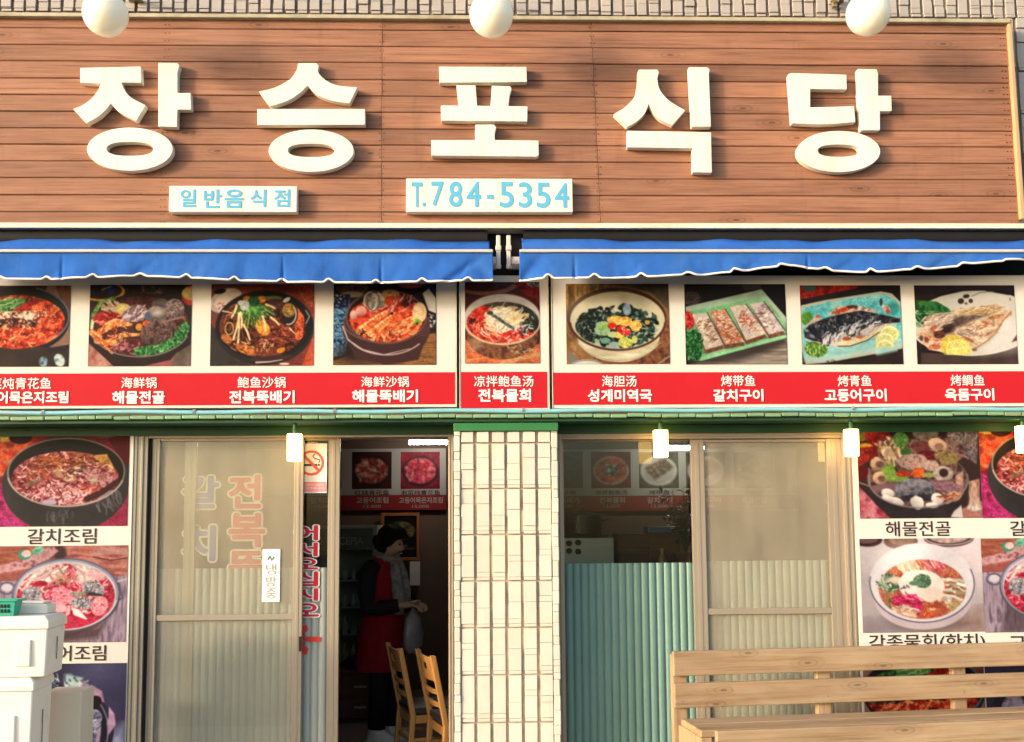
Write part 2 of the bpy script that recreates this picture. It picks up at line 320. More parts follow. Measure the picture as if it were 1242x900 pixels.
class Art:
    def __init__(s, x0, y0, x1, y1, step, bg=(40, 30, 28), seed=1):
        s.nx = max(8, int(round((x1 - x0) / step))); s.ny = max(8, int(round((y1 - y0) / step)))
        s.X, s.Y = np.meshgrid(np.linspace(x0, x1, s.nx + 1), np.linspace(y0, y1, s.ny + 1))
        s.step = step; s.x0 = x0; s.y0 = y0; s.x1 = x1; s.y1 = y1
        s.c = np.zeros(s.X.shape + (3,)); s.c[:] = bg
        s.r = np.random.RandomState(seed); s.k = seed * 97

    def noise(s, sx, sy=None, oct=3, w=None):
        sy = sy or sx; out = 0; amp = 1.0; tot = 0
        X, Y = (s.X, s.Y) if w is None else (s.X[w], s.Y[w])
        for o in range(oct):
            s.k += 1
            t = np.random.RandomState(s.k % 99991).rand(64, 64)
            u = X / sx * 2 ** o + 13.7; v = Y / sy * 2 ** o + 7.3
            i = np.floor(u).astype(int); j = np.floor(v).astype(int); fu = u - i; fv = v - j
            fu = fu * fu * (3 - 2 * fu); fv = fv * fv * (3 - 2 * fv); i %= 64; j %= 64; i2 = (i + 1) % 64; j2 = (j + 1) % 64
            out = out + amp * ((t[j, i] * (1 - fu) + t[j, i2] * fu) * (1 - fv) + (t[j2, i] * (1 - fu) + t[j2, i2] * fu) * fv)
            tot += amp; amp *= 0.55
        return out / tot

    def win(s, xa, ya, xb, yb):
        i0 = int(max(0, np.floor((xa - s.x0) / s.step) - 1)); i1 = int(min(s.nx + 1, np.ceil((xb - s.x0) / s.step) + 2))
        j0 = int(max(0, np.floor((ya - s.y0) / s.step) - 1)); j1 = int(min(s.ny + 1, np.ceil((yb - s.y0) / s.step) + 2))
        if i1 <= i0 or j1 <= j0: return None
        return (slice(j0, j1), slice(i0, i1))

    def put(s, w, m, col):
        m = np.clip(m, 0, 1)[..., None]
        s.c[w] = s.c[w] * (1 - m) + col * m

    def colour(s, col, w, tex):
        # col: one colour, or a list of colours picked between by noise; tex = (size, contrast) or (sx, sy, contrast)
        if isinstance(col, list):
            n = s.noise(*( (tex[0], tex[1]) if tex and len(tex) == 3 else (tex[0] if tex else 40, None)), w=w)
            n = np.clip((n - 0.5) * 2.3 + 0.5, 0, 0.9999) * (len(col) - 1)
            i = n.astype(int); f = (n - i)[..., None]; a = np.array(col, float)
            return a[i] * (1 - f) + a[i + 1] * f
        out = np.zeros(s.X[w].shape + (3,)) + np.array(col, float)
        if tex:
            n = s.noise(tex[0], tex[1] if len(tex) == 3 else None, w=w)
            out = out * (1 + (n - 0.5) * 2 * tex[-1])[..., None]
        return out

    def ell(s, cx, cy, rx, ry, col, rot=0, tex=None, warp=0, soft=1.0, lit=0, a=1.0, clip=None):
        R = max(rx, ry) * (1 + warp) + 3 * s.step * soft; w = s.win(cx - R, cy - R, cx + R, cy + R)
        if w is None: return
        X = s.X[w] - cx; Y = s.Y[w] - cy; t = math.radians(rot); ct, st = math.cos(t), math.sin(t)
        u = (X * ct + Y * st) / rx; v = (-X * st + Y * ct) / ry
        d = np.sqrt(u * u + v * v)
        if warp: d = d + warp * 2 * (s.noise(max(rx, ry) * .45, w=w) - 0.5)
        m = np.clip(0.5 + (1 - d) * min(rx, ry) / (s.step * soft), 0, 1) * a
        c = s.colour(col, w, tex)
        if lit: c = c * (1 - lit * np.clip(v * .8 + u * .4, -1, 1))[..., None]
        if clip is not None: m = m * clip[w]
        s.put(w, m, np.clip(c, 0, 255))

    def ring(s, cx, cy, rx, ry, wd, col, rot=0, a0=0, a1=360, tex=None):
        pts = []
        for k in range(41):
            q = math.radians(a0 + (a1 - a0) * k / 40); x = rx * math.cos(q); y = ry * math.sin(q); t = math.radians(rot)
            pts.append((cx + x * math.cos(t) - y * math.sin(t), cy + x * math.sin(t) + y * math.cos(t)))
        s.stroke(pts, wd, col, tex=tex)

    def stroke(s, pts, wd, col, w1=None, tex=None, a=1.0, soft=1.0, clip=None):
        w1 = wd if w1 is None else w1; P = np.array(pts, float); R = max(wd, w1) + 2 * s.step
        w = s.win(P[:, 0].min() - R, P[:, 1].min() - R, P[:, 0].max() + R, P[:, 1].max() + R)
        if w is None: return
        X, Y = s.X[w], s.Y[w]; best = np.full(X.shape, -1e9); n = len(P) - 1
        for k in range(n):
            ax, ay = P[k]; bx, by = P[k + 1]; L = (bx - ax) ** 2 + (by - ay) ** 2 + 1e-9
            t = np.clip(((X - ax) * (bx - ax) + (Y - ay) * (by - ay)) / L, 0, 1)
            d = np.hypot(X - ax - t * (bx - ax), Y - ay - t * (by - ay))
            best = np.maximum(best, (wd + (w1 - wd) * (k + t) / n) / 2 - d)
        m = np.clip(0.5 + best / (s.step * soft), 0, 1) * a
        if clip is not None: m = m * clip[w]
        s.put(w, m, np.clip(s.colour(col, w, tex), 0, 255))

    def poly(s, pts, col, tex=None, soft=1.0, a=1.0, clip=None):
        P = np.array(pts, float); R = 2 * s.step
        w = s.win(P[:, 0].min() - R, P[:, 1].min() - R, P[:, 0].max() + R, P[:, 1].max() + R)
        if w is None: return
        X, Y = s.X[w], s.Y[w]; ins = np.zeros(X.shape, bool); best = np.full(X.shape, 1e9)
        for k in range(len(P)):
            ax, ay = P[k]; bx, by = P[(k + 1) % len(P)]
            if ay != by:
                cr = ((ay > Y) != (by > Y)) & (X < (bx - ax) * (Y - ay) / (by - ay) + ax); ins ^= cr
            L = (bx - ax) ** 2 + (by - ay) ** 2 + 1e-9
            t = np.clip(((X - ax) * (bx - ax) + (Y - ay) * (by - ay)) / L, 0, 1)
            best = np.minimum(best, np.hypot(X - ax - t * (bx - ax), Y - ay - t * (by - ay)))
        m = np.clip(0.5 + np.where(ins, best, -best) / (s.step * soft), 0, 1) * a
        if clip is not None: m = m * clip[w]
        s.put(w, m, np.clip(s.colour(col, w, tex), 0, 255))

    def mask(s, cx, cy, rx, ry, rot=0):
        t = math.radians(rot); X = s.X - cx; Y = s.Y - cy
        u = (X * math.cos(t) + Y * math.sin(t)) / rx; v = (-X * math.sin(t) + Y * math.cos(t)) / ry
        return np.clip(0.5 + (1 - np.sqrt(u * u + v * v)) * min(rx, ry) / s.step, 0, 1)

    def scat(s, cx, cy, rx, ry, n, cols, ln, wd, rot=None, jit=90, kind='stroke', clip=None, arot=0, a=1.0):
        for _ in range(n):
            q = s.r.rand() * 6.283; e = math.sqrt(s.r.rand()); t = math.radians(arot)
            px = e * rx * math.cos(q); py = e * ry * math.sin(q)
            x = cx + px * math.cos(t) - py * math.sin(t); y = cy + px * math.sin(t) + py * math.cos(t)
            ang = math.radians((rot if rot is not None else 0) + (s.r.rand() * 2 - 1) * jit)
            l = ln * (0.5 + s.r.rand()); w = wd * (0.6 + 0.8 * s.r.rand()); c = np.array(cols[s.r.randint(len(cols))]) * (0.85 + .3 * s.r.rand())
            if kind == 'stroke':
                b = (s.r.rand() - .5) * l * .5
                s.stroke([(x - l / 2 * math.cos(ang), y - l / 2 * math.sin(ang)), (x - b * math.sin(ang), y + b * math.cos(ang)),
                          (x + l / 2 * math.cos(ang), y + l / 2 * math.sin(ang))], w, tuple(c), clip=clip, a=a)
            else:
                s.ell(x, y, l / 2, w / 2, tuple(c), rot=math.degrees(ang), clip=clip, lit=.25, a=a)

    def shade(s, amt, sx, sy=None):
        s.c *= (1 + (s.noise(sx, sy) - .5) * 2 * amt)[..., None]

    def grade(s, fx=0, fy=0):
        u = (s.X - s.x0) / (s.x1 - s.x0) - .5; v = (s.Y - s.y0) / (s.y1 - s.y0) - .5
        s.c *= (1 + fx * u + fy * v)[..., None]

    def out(s):
        c = np.pad(s.c, ((1, 1), (1, 1), (0, 0)), 'edge'); c = (c[1:-1, 1:-1] * 4 + c[:-2, 1:-1] + c[2:, 1:-1] + c[1:-1, :-2] + c[1:-1, 2:]) / 8
        for _ in range(2):
            c = np.pad(c, ((1, 1), (1, 1), (0, 0)), 'edge'); c = (c[1:-1, 1:-1] * 5 + c[:-2, 1:-1] + c[2:, 1:-1] + c[1:-1, :-2] + c[1:-1, 2:]) / 9
        fine = np.random.RandomState(s.k % 999).rand(*c.shape[:2]); fine = (fine + np.roll(fine, 1, 0) + np.roll(fine, 1, 1)) / 3 - .5
        sat = np.clip((c.max(-1) - c.min(-1) - 40) / 90, 0, 1); c = c * (1 + (.05 + .22 * sat) * fine + (.05 + .32 * sat) * (s.noise(s.step * 5, oct=2) - .5) + .22 * (s.noise((s.x1 - s.x0) * .3, oct=2) - .5))[..., None]
        c = c + (np.clip(fine - .29, 0, 1) * 420 * sat)[..., None] * (c.mean(-1, keepdims=True) > 60)
        g = c.mean(-1, keepdims=True); c = g + (c - g) * .86
        return s2l(np.clip(c, 0, 255) / 255.0) ** 1.08

RED = [(120, 14, 8), (190, 34, 14), (232, 70, 28), (246, 120, 60)]
DRED = [(60, 14, 10), (120, 24, 14), (170, 50, 22), (205, 90, 40)]

def art_mackerel_stew(st):
    p = Art(-216, 62, 460, 597, st, (150, 112, 96), 3)
    p.poly([(-216, 62), (300, 62), (290, 130), (-216, 140)], (70, 40, 32)); p.poly([(360, 62), (470, 62), (470, 250), (420, 240)], [(130, 84, 66), (92, 52, 44)], (60, .2))
    p.ell(120, 290, 340, 225, (26, 24, 28)); p.poly([(-216, 420), (330, 470), (470, 470), (470, 600), (-216, 600)], (58, 44, 40), (60, .2))
    p.ell(120, 272, 335, 205, (30, 30, 34)); p.ring(120, 272, 333, 203, 12, (96, 110, 130), a0=-70, a1=60)
    m = p.mask(110, 302, 318, 178)
    p.ell(110, 302, 318, 178, RED, tex=(26, .5))
    p.poly([(-216, 160), (250, 145), (290, 165), (60, 240), (-216, 260)], [(20, 50, 22), (52, 110, 50), (120, 170, 90)], (24, .4), clip=m)
    p.scat(60, 180, 120, 45, 40, [(150, 200, 130), (40, 96, 40), (90, 150, 70)], 50, 7, -30, 30, clip=m)
    p.poly([(60, 240), (200, 150), (300, 160), (110, 232)], [(150, 14, 16), (220, 40, 30)], (14, .5), clip=m)
    p.poly([(-216, 250), (0, 235), (310, 225), (330, 262), (200, 290), (-216, 300)], [(150, 100, 76), (226, 188, 160), (250, 232, 214)], (16, .4), clip=m)
    p.poly([(-216, 300), (120, 275), (260, 300), (230, 340), (90, 350), (-216, 360)], [(36, 16, 16), (86, 34, 30), (130, 80, 66)], (22, .5), clip=m)
    p.scat(90, 280, 210, 50, 90, [(250, 230, 200), (120, 40, 30), (60, 20, 18), (236, 190, 150)], 14, 6, clip=m)
    p.scat(140, 400, 260, 60, 110, [(250, 120, 60), (236, 70, 30), (150, 20, 10), (252, 160, 96), (200, 40, 20)], 70, 11, -10, 50, clip=m)
    p.scat(330, 250, 90, 70, 50, [(250, 130, 60), (200, 40, 20), (150, 20, 14), (246, 170, 110)], 30, 9, clip=m)
    p.scat(150, 370, 280, 100, 60, [(255, 214, 180), (255, 190, 150)], 9, 4, clip=m)
    p.stroke([(340, 490), (470, 470)], 36, (38, 36, 40)); p.ell(295, 565, 30, 34, [(60, 100, 130), (160, 190, 205)], tex=(20, .3)); p.ell(400, 555, 34, 44, [(90, 150, 170), (230, 240, 240)], rot=-30, tex=(20, .3))
    return p

def art_seafood_pot(st):
    p = Art(65, 45, 1078, 852, st, (46, 36, 36), 5)
    p.shade(.3, 120)
    p.ell(180, 110, 230, 100, (222, 150, 40)); p.ell(175, 105, 205, 82, (50, 34, 34)); p.ell(170, 108, 180, 66, [(36, 28, 34), (60, 50, 70)], tex=(60, .3)); p.ell(275, 95, 40, 40, (34, 60, 130)); p.stroke([(180, 95), (270, 60)], 10, (200, 190, 190))
    p.ell(1070, 150, 95, 100, (190, 46, 30)); p.ell(1075, 130, 98, 70, (214, 186, 110), tex=(30, .2))
    p.scat(600, 120, 200, 60, 26, [(70, 60, 60), (120, 110, 100), (96, 30, 34)], 40, 16)
    p.poly([(65, 620), (330, 860), (65, 860)], [(206, 150, 136), (160, 84, 70)], (90, .2)); p.poly([(700, 860), (1078, 640), (1078, 860)], (120, 100, 92), (80, .3)); p.poly([(600, 860), (920, 740), (880, 860)], (170, 90, 96))
    p.ell(570, 470, 510, 340, (44, 34, 34), tex=(150, .2)); p.poly([(70, 560), (1070, 560), (880, 790), (570, 860), (300, 820)], (50, 36, 34), (140, .25))
    m = p.mask(570, 455, 492, 296)
    p.ell(570, 455, 492, 296, [(70, 30, 26), (110, 50, 40), (60, 34, 34)], tex=(50, .4))
    p.stroke([(90, 470), (105, 340), (170, 220), (300, 180)], 40, [(60, 120, 40), (160, 190, 110), (36, 100, 40)], tex=(30, .3)); p.stroke([(92, 480), (100, 400)], 28, (224, 226, 190))
    p.scat(290, 270, 90, 50, 30, [(226, 206, 190), (200, 176, 150), (160, 140, 100)], 80, 14, 30, 30)
    p.ell(400, 290, 75, 60, [(226, 196, 80), (206, 190, 130), (240, 214, 60)], tex=(30, .3))
    p.ell(250, 380, 150, 70, [(170, 20, 24), (210, 50, 40), (120, 16, 20)], tex=(26, .4)); p.scat(260, 390, 130, 60, 24, [(240, 120, 110), (190, 30, 30), (120, 10, 16)], 70, 12, 0, 40)
    for (a, b, c, d) in [(100, 520, 300, 720), (180, 510, 480, 440), (150, 600, 280, 690), (240, 620, 560, 540), (230, 450, 460, 420), (300, 620, 420, 700)]:
        p.stroke([(a, b), ((a + c) / 2 - 20, (b + d) / 2 - 34), (c, d)], 66, [(236, 96, 28), (252, 150, 70), (255, 190, 120)], 26, tex=(26, .4))
        p.stroke([(a, b - 14), ((a + c) / 2 - 20, (b + d) / 2 - 48), (c, d - 10)], 12, (255, 206, 160), 4)
    p.scat(300, 560, 200, 110, 60, [(214, 60, 16), (150, 34, 10), (255, 190, 130)], 40, 8, -20, 60, clip=m)
    p.scat(430, 680, 140, 50, 40, [(110, 30, 46), (200, 120, 130), (60, 20, 30), (226, 160, 160)], 90, 9, -30, 50, clip=m)
    p.ell(510, 330, 130, 80, [(186, 150, 160), (140, 106, 116), (214, 190, 196)], rot=-20, tex=(30, .3)); p.scat(500, 330, 120, 70, 30, [(226, 204, 210), (110, 80, 90)], 90, 10, -35, 25)
    p.ell(770, 240, 90, 60, [(70, 60, 62), (120, 104, 104)], tex=(40, .3)); p.ell(905, 290, 100, 105, [(120, 96, 92), (170, 144, 138), (86, 66, 66)], tex=(18, .5), lit=.3); p.scat(905, 290, 90, 95, 60, [(206, 186, 180), (80, 60, 60)], 20, 6)
    p.ell(730, 350, 105, 92, [(150, 136, 130), (106, 92, 90)], tex=(40, .3), lit=.45); p.ell(650, 360, 40, 50, (90, 100, 130)); p.ell(740, 320, 50, 30, (206, 196, 190), soft=10)
    p.ell(550, 470, 50, 50, (54, 40, 30)); p.ell(560, 465, 34, 36, (220, 140, 50)); p.ell(630, 430, 36, 30, (224, 90, 40))
    p.ell(760, 520, 190, 120, [(84, 60, 58), (126, 92, 86), (60, 40, 42)], rot=-12, tex=(40, .4), warp=.1, lit=.3); p.scat(760, 500, 170, 100, 40, [(150, 116, 108), (60, 40, 40)], 40, 8)
    for k in range(5): p.stroke([(780 + 40 * k, 420 - 8 * k), (900 + 24 * k, 380 - 6 * k), (1020, 360 + 14 * k)], 12, (150, 116, 120), 5)
    p.stroke([(560, 710), (760, 690), (930, 610), (1030, 470)], 96, [(20, 70, 34), (50, 130, 60), (120, 190, 110)], 110, tex=(16, .5), clip=m)
    p.scat(790, 680, 230, 46, 120, [(150, 214, 140), (30, 110, 50), (70, 160, 80), (18, 60, 30)], 34, 7, clip=m, arot=-14); p.scat(990, 540, 70, 110, 70, [(130, 206, 130), (30, 110, 50), (60, 150, 80), (16, 60, 30)], 30, 7, clip=m)
    p.ring(570, 455, 500, 304, 9, (170, 150, 145), a0=20, a1=165)
    return p

def art_abalone_pot(st):
    p = Art(45, 38, 1070, 848, st, (136, 56, 46), 7)
    p.shade(.25, 200, 60); p.poly([(45, 60), (330, 38), (45, 420)], (110, 70, 66)); p.ell(190, 200, 170, 110, (196, 176, 166), rot=-25, tex=(60, .2)); p.ell(190, 205, 120, 70, (206, 190, 180), rot=-25); p.ell(130, 110, 60, 26, (20, 16, 20), rot=-10); p.scat(140, 250, 60, 30, 8, [(190, 60, 60)], 20, 8)
    p.poly([(860, 38), (1070, 38), (1070, 300), (1000, 240)], [(150, 60, 40), (186, 84, 56)], (60, .2)); p.poly([(1070, 560), (950, 848), (1070, 848)], [(190, 70, 40), (214, 100, 60)], (40, .3))
    p.poly([(45, 420), (300, 780), (500, 848), (45, 848)], (60, 54, 54), (120, .2)); p.ell(580, 470, 490, 370, (44, 40, 42), tex=(140, .2))
    m = p.mask(560, 460, 430, 305)
    p.ell(580, 450, 480, 335, (28, 28, 30)); p.ell(560, 460, 430, 305, [(36, 16, 14), (90, 36, 20), (140, 66, 34), (60, 26, 20)], tex=(46, .5))
    p.stroke([(880, 250), (930, 400), (920, 560)], 110, [(200, 60, 24), (240, 120, 60), (150, 40, 20)], 70, tex=(28, .4), clip=m)
    p.poly([(600, 420), (700, 400), (860, 480), (870, 600), (760, 650), (560, 660), (540, 560)], [(96, 36, 26), (150, 56, 36), (60, 24, 24), (176, 80, 50)], (34, .4), clip=m)
    p.scat(700, 560, 150, 90, 40, [(200, 100, 60), (50, 20, 20), (160, 60, 40)], 60, 9, 20, 30, clip=m)
    p.ell(560, 470, 90, 60, [(226, 120, 30), (250, 170, 60)], rot=50, tex=(30, .3)); p.ell(400, 690, 110, 42, [(180, 90, 30), (226, 140, 60)], rot=20, tex=(30, .3)); p.ell(600, 720, 120, 34, (130, 60, 40), tex=(14, .5)); p.ell(745, 695, 44, 24, (226, 140, 30), rot=-20); p.ell(205, 580, 60, 40, (196, 116, 50), rot=30)
    p.scat(420, 650, 260, 80, 60, [(226, 150, 90), (80, 30, 16), (250, 200, 150)], 34, 8, clip=m)
    p.ell(830, 340, 80, 110, (30, 24, 24)); p.ell(820, 300, 66, 70, [(160, 110, 50), (206, 160, 70), (120, 80, 40)], tex=(30, .3)); p.ring(815, 340, 75, 100, 14, (196, 190, 176), a0=-40, a1=100); p.ell(800, 400, 56, 30, (40, 26, 26))
    p.ell(400, 180, 40, 26, (180, 110, 40)); p.ell(545, 190, 46, 34, (226, 130, 40)); p.ell(660, 180, 90, 24, (110, 120, 70)); p.ell(690, 215, 90, 30, (76, 40, 44)); p.poly([(610, 300), (770, 180), (830, 190), (700, 290)], (86, 44, 50), (20, .4)); p.ell(795, 195, 40, 20, (226, 226, 236), rot=-30)
    for k in range(16):
        a = -70 + k * 9.5; q = math.radians(a); L = 190 + 60 * p.r.rand()
        p.stroke([(455, 225), (455 + .5 * L * math.sin(q), 225 + .5 * L * math.cos(q)), (465 + L * math.sin(q), 235 + L * math.cos(q))], 24, [(30, 96, 40), (76, 150, 60), (150, 196, 96)], 14, tex=(20, .4))
    p.ell(470, 210, 60, 50, [(40, 110, 50), (20, 70, 36)], tex=(20, .4))
    for (x0, y0, x1, y1) in [(330, 330, 270, 590), (320, 330, 318, 620), (340, 320, 350, 470), (370, 440, 435, 590), (300, 250, 250, 370), (640, 370, 720, 440), (560, 360, 590, 500), (590, 240, 680, 280)]:
        p.stroke([(x0, y0), ((x0 + x1) / 2 + 8, (y0 + y1) / 2), (x1, y1)], 22, [(236, 206, 140), (250, 232, 186)], 18, tex=(20, .2))
    p.ring(230, 480, 40, 60, 12, (214, 180, 110)); p.stroke([(180, 420), (200, 350), (260, 330)], 14, (176, 110, 60)); p.stroke([(160, 305), (260, 325)], 14, (236, 206, 176), 8)
    p.ell(380, 250, 50, 50, [(150, 156, 160), (206, 210, 206)], tex=(14, .4), warp=.2); p.ell(340, 225, 30, 26, (190, 196, 200)); p.stroke([(830, 480), (890, 540)], 16, (255, 200, 160), 6)
    p.stroke([(985, 300), (1025, 360), (990, 430)], 8, (200, 206, 214)); p.stroke([(500, 815), (640, 808), (760, 788)], 14, (230, 220, 214), 8); p.ell(780, 830, 50, 12, (236, 206, 196)); p.ell(650, 770, 220, 26, (84, 44, 44), rot=-4, a=.7)
    return p

def art_shrimp_pot(st):
    p = Art(35, 35, 1055, 840, st, (40, 30, 34), 9)
    p.shade(.3, 130); p.ell(220, 70, 160, 90, (90, 66, 52), tex=(30, .5)); p.ell(220, 140, 110, 30, (170, 150, 130)); p.ell(800, 40, 130, 40, (170, 70, 66)); p.poly([(920, 130), (980, 80), (1055, 180), (1055, 330), (980, 300)], (214, 210, 206), (60, .15)); p.poly([(960, 35), (1055, 35), (1055, 170), (1000, 110)], (44, 40, 76))
    p.poly([(35, 150), (200, 150), (160, 740), (35, 760)], [(14, 24, 46), (40, 100, 160), (150, 206, 236), (24, 60, 110)], (16, .4)); p.poly([(35, 140), (200, 140), (180, 270), (35, 280)], [(14, 20, 44), (30, 50, 110)], (20, .4)); p.scat(90, 200, 80, 60, 26, [(200, 210, 236)], 10, 8)
    p.poly([(35, 800), (300, 700), (1055, 520), (1055, 840), (35, 840)], [(130, 84, 44), (170, 116, 60), (96, 60, 36)], (300, 14, .3)); p.ell(260, 730, 200, 90, (44, 30, 28), a=.9, soft=20); p.scat(1010, 400, 40, 70, 24, [(226, 220, 214), (30, 26, 26), (120, 110, 110)], 24, 12)
    p.ell(560, 480, 435, 320, (86, 52, 52), tex=(120, .15)); p.poly([(150, 560), (960, 560), (880, 790), (560, 840), (260, 780)], (76, 44, 44)); p.ring(560, 440, 425, 300, 12, (200, 176, 176), a0=40, a1=150); p.ring(556, 410, 420, 210, 9, (150, 116, 116), a0=95, a1=180)
    p.stroke([(130, 460), (180, 590), (330, 690), (540, 740), (790, 680)], 16, (214, 196, 196), 6); p.ell(555, 365, 402, 270, (120, 80, 80)); p.ell(560, 365, 384, 250, (40, 24, 24))
    m = p.mask(560, 385, 370, 232)
    p.ell(560, 390, 366, 226, [(150, 24, 14), (226, 66, 24), (246, 120, 56)], tex=(36, .4))
    p.ell(430, 200, 95, 100, [(120, 110, 106), (206, 196, 186)], tex=(30, .2)); p.ell(480, 200, 70, 78, [(214, 206, 196), (150, 140, 134)], rot=20, tex=(20, .3), lit=.3); p.ring(400, 210, 62, 92, 14, (236, 226, 214)); p.ring(430, 210, 62, 92, 8, (96, 84, 80))
    p.ell(600, 140, 90, 50, [(196, 130, 70), (226, 180, 120)], tex=(26, .4)); p.ell(600, 195, 60, 40, (226, 80, 40), tex=(20, .4)); p.ell(300, 340, 100, 90, [(200, 30, 20), (240, 84, 50)], tex=(40, .3)); p.ell(310, 305, 54, 48, (240, 160, 150), lit=.3); p.ell(235, 345, 36, 46, (240, 176, 166), lit=.3)
    p.ell(890, 320, 70, 100, [(226, 180, 130), (240, 206, 160)], tex=(40, .2)); p.ell(860, 425, 50, 44, (120, 170, 60), lit=.3); p.ell(868, 434, 16, 16, (24, 40, 20)); p.ell(770, 210, 70, 70, (90, 30, 26), tex=(20, .5)); p.scat(770, 200, 60, 50, 16, [(206, 150, 150), (60, 16, 20)], 50, 7)
    for (pts, wd) in [([(300, 500), (430, 400), (560, 320)], 84), ([(400, 540), (520, 440), (650, 340)], 92), ([(560, 560), (700, 440), (820, 380)], 60)]:
        p.stroke(pts, wd, [(226, 70, 24), (250, 130, 60), (255, 190, 110)], wd * .6, tex=(26, .3)); p.stroke([(x - 10, y - 18) for x, y in pts], 18, (255, 214, 160), 8)
        for k in range(5):
            t = k / 5; x = pts[0][0] + (pts[2][0] - pts[0][0]) * t; y = pts[0][1] + (pts[2][1] - pts[0][1]) * t; p.stroke([(x - 22, y - 30), (x + 24, y + 24)], 6, (200, 50, 20))
    for pts in ([(600, 330), (650, 240), (700, 150)], [(660, 340), (760, 280), (850, 225)], [(400, 340), (500, 290), (590, 240)], [(560, 320), (620, 250), (680, 120)], [(700, 200), (740, 140)]):
        p.stroke(pts, 26, [(200, 30, 24), (236, 110, 90), (250, 190, 180)], 12, tex=(24, .3))
    p.ell(614, 330, 16, 14, (30, 14, 20)); p.scat(680, 500, 200, 90, 40, [(250, 140, 70), (255, 190, 130), (200, 50, 20), (250, 110, 50)], 120, 18, -25, 30, clip=m); p.scat(560, 560, 200, 40, 30, [(255, 200, 150), (226, 90, 40), (120, 40, 20)], 50, 14, clip=m); p.scat(330, 520, 60, 26, 16, [(30, 20, 20), (250, 190, 110)], 30, 10, clip=m)
    return p

def art_abalone_soup(st):
    p = Art(72, 55, 780, 828, st, (76, 26, 24), 11)
    p.ell(260, 60, 330, 120, (150, 90, 70)); p.ell(250, 45, 290, 100, [(60, 20, 20), (100, 40, 36)], tex=(60, .4)); p.poly([(520, 55), (780, 55), (780, 270), (640, 180)], [(90, 20, 22), (150, 30, 30), (60, 14, 18)], (60, .3)); p.poly([(640, 55), (780, 55), (780, 110), (690, 100)], [(40, 36, 36), (170, 170, 170)], (14, .5))
    p.poly([(72, 600), (400, 760), (780, 640), (780, 828), (72, 828)], [(190, 80, 40), (226, 120, 70), (200, 96, 60)], (200, 50, .3)); p.stroke([(90, 800), (780, 690)], 10, (240, 160, 110)); p.stroke([(400, 828), (780, 740)], 40, (206, 150, 96))
    p.ell(425, 560, 340, 230, [(110, 66, 44), (150, 96, 60), (96, 50, 36)], tex=(60, .3)); p.scat(600, 680, 120, 50, 30, [(200, 170, 130), (90, 50, 36)], 40, 8); p.ell(170, 650, 60, 60, (206, 170, 140), a=.5, soft=10)
    p.ell(425, 410, 368, 240, (206, 196, 186)); p.ring(425, 400, 366, 236, 8, (120, 60, 50), a0=190, a1=350); p.ring(425, 410, 364, 236, 20, (226, 196, 160), a0=10, a1=170); p.ell(425, 400, 350, 215, (196, 190, 184), tex=(100, .1))
    m = p.mask(430, 440, 342, 196)
    p.ell(430, 440, 342, 196, [(196, 24, 18), (236, 60, 36), (170, 16, 14)], tex=(40, .4)); p.ell(420, 265, 190, 40, (80, 70, 50), tex=(30, .5), clip=m)
    p.ell(650, 400, 150, 130, [(26, 30, 28), (60, 66, 60), (20, 22, 22)], rot=30, tex=(18, .5), clip=m); p.scat(650, 400, 140, 120, 50, [(96, 130, 100), (20, 26, 24), (180, 190, 186)], 30, 7, clip=m)
    p.ell(150, 430, 40, 30, (60, 16, 16), clip=m); p.scat(190, 430, 100, 130, 46, [(250, 110, 80), (255, 170, 130), (120, 12, 12)], 60, 6, clip=m)
    p.ell(430, 420, 170, 120, [(226, 216, 190), (250, 244, 226), (200, 180, 150)], tex=(24, .3), warp=.25); p.scat(430, 400, 170, 120, 120, [(255, 252, 240), (226, 206, 176), (190, 160, 120), (246, 230, 206)], 60, 9, -30, 30); p.scat(540, 390, 80, 60, 30, [(240, 200, 130), (250, 226, 176)], 90, 10, -35, 15); p.scat(320, 520, 90, 60, 30, [(250, 190, 140), (240, 120, 80), (255, 240, 220)], 70, 8, 40, 30)
    p.stroke([(300, 350), (400, 410), (480, 470), (540, 500)], 26, [(40, 50, 46), (130, 140, 140)], 30, tex=(14, .5)); p.ell(310, 350, 30, 20, (60, 66, 56)); p.scat(610, 520, 90, 70, 50, [(255, 250, 250), (236, 60, 40), (30, 34, 34)], 40, 8, clip=m); p.scat(470, 600, 160, 20, 20, [(250, 150, 120), (255, 220, 200)], 40, 6, clip=m)
    return p

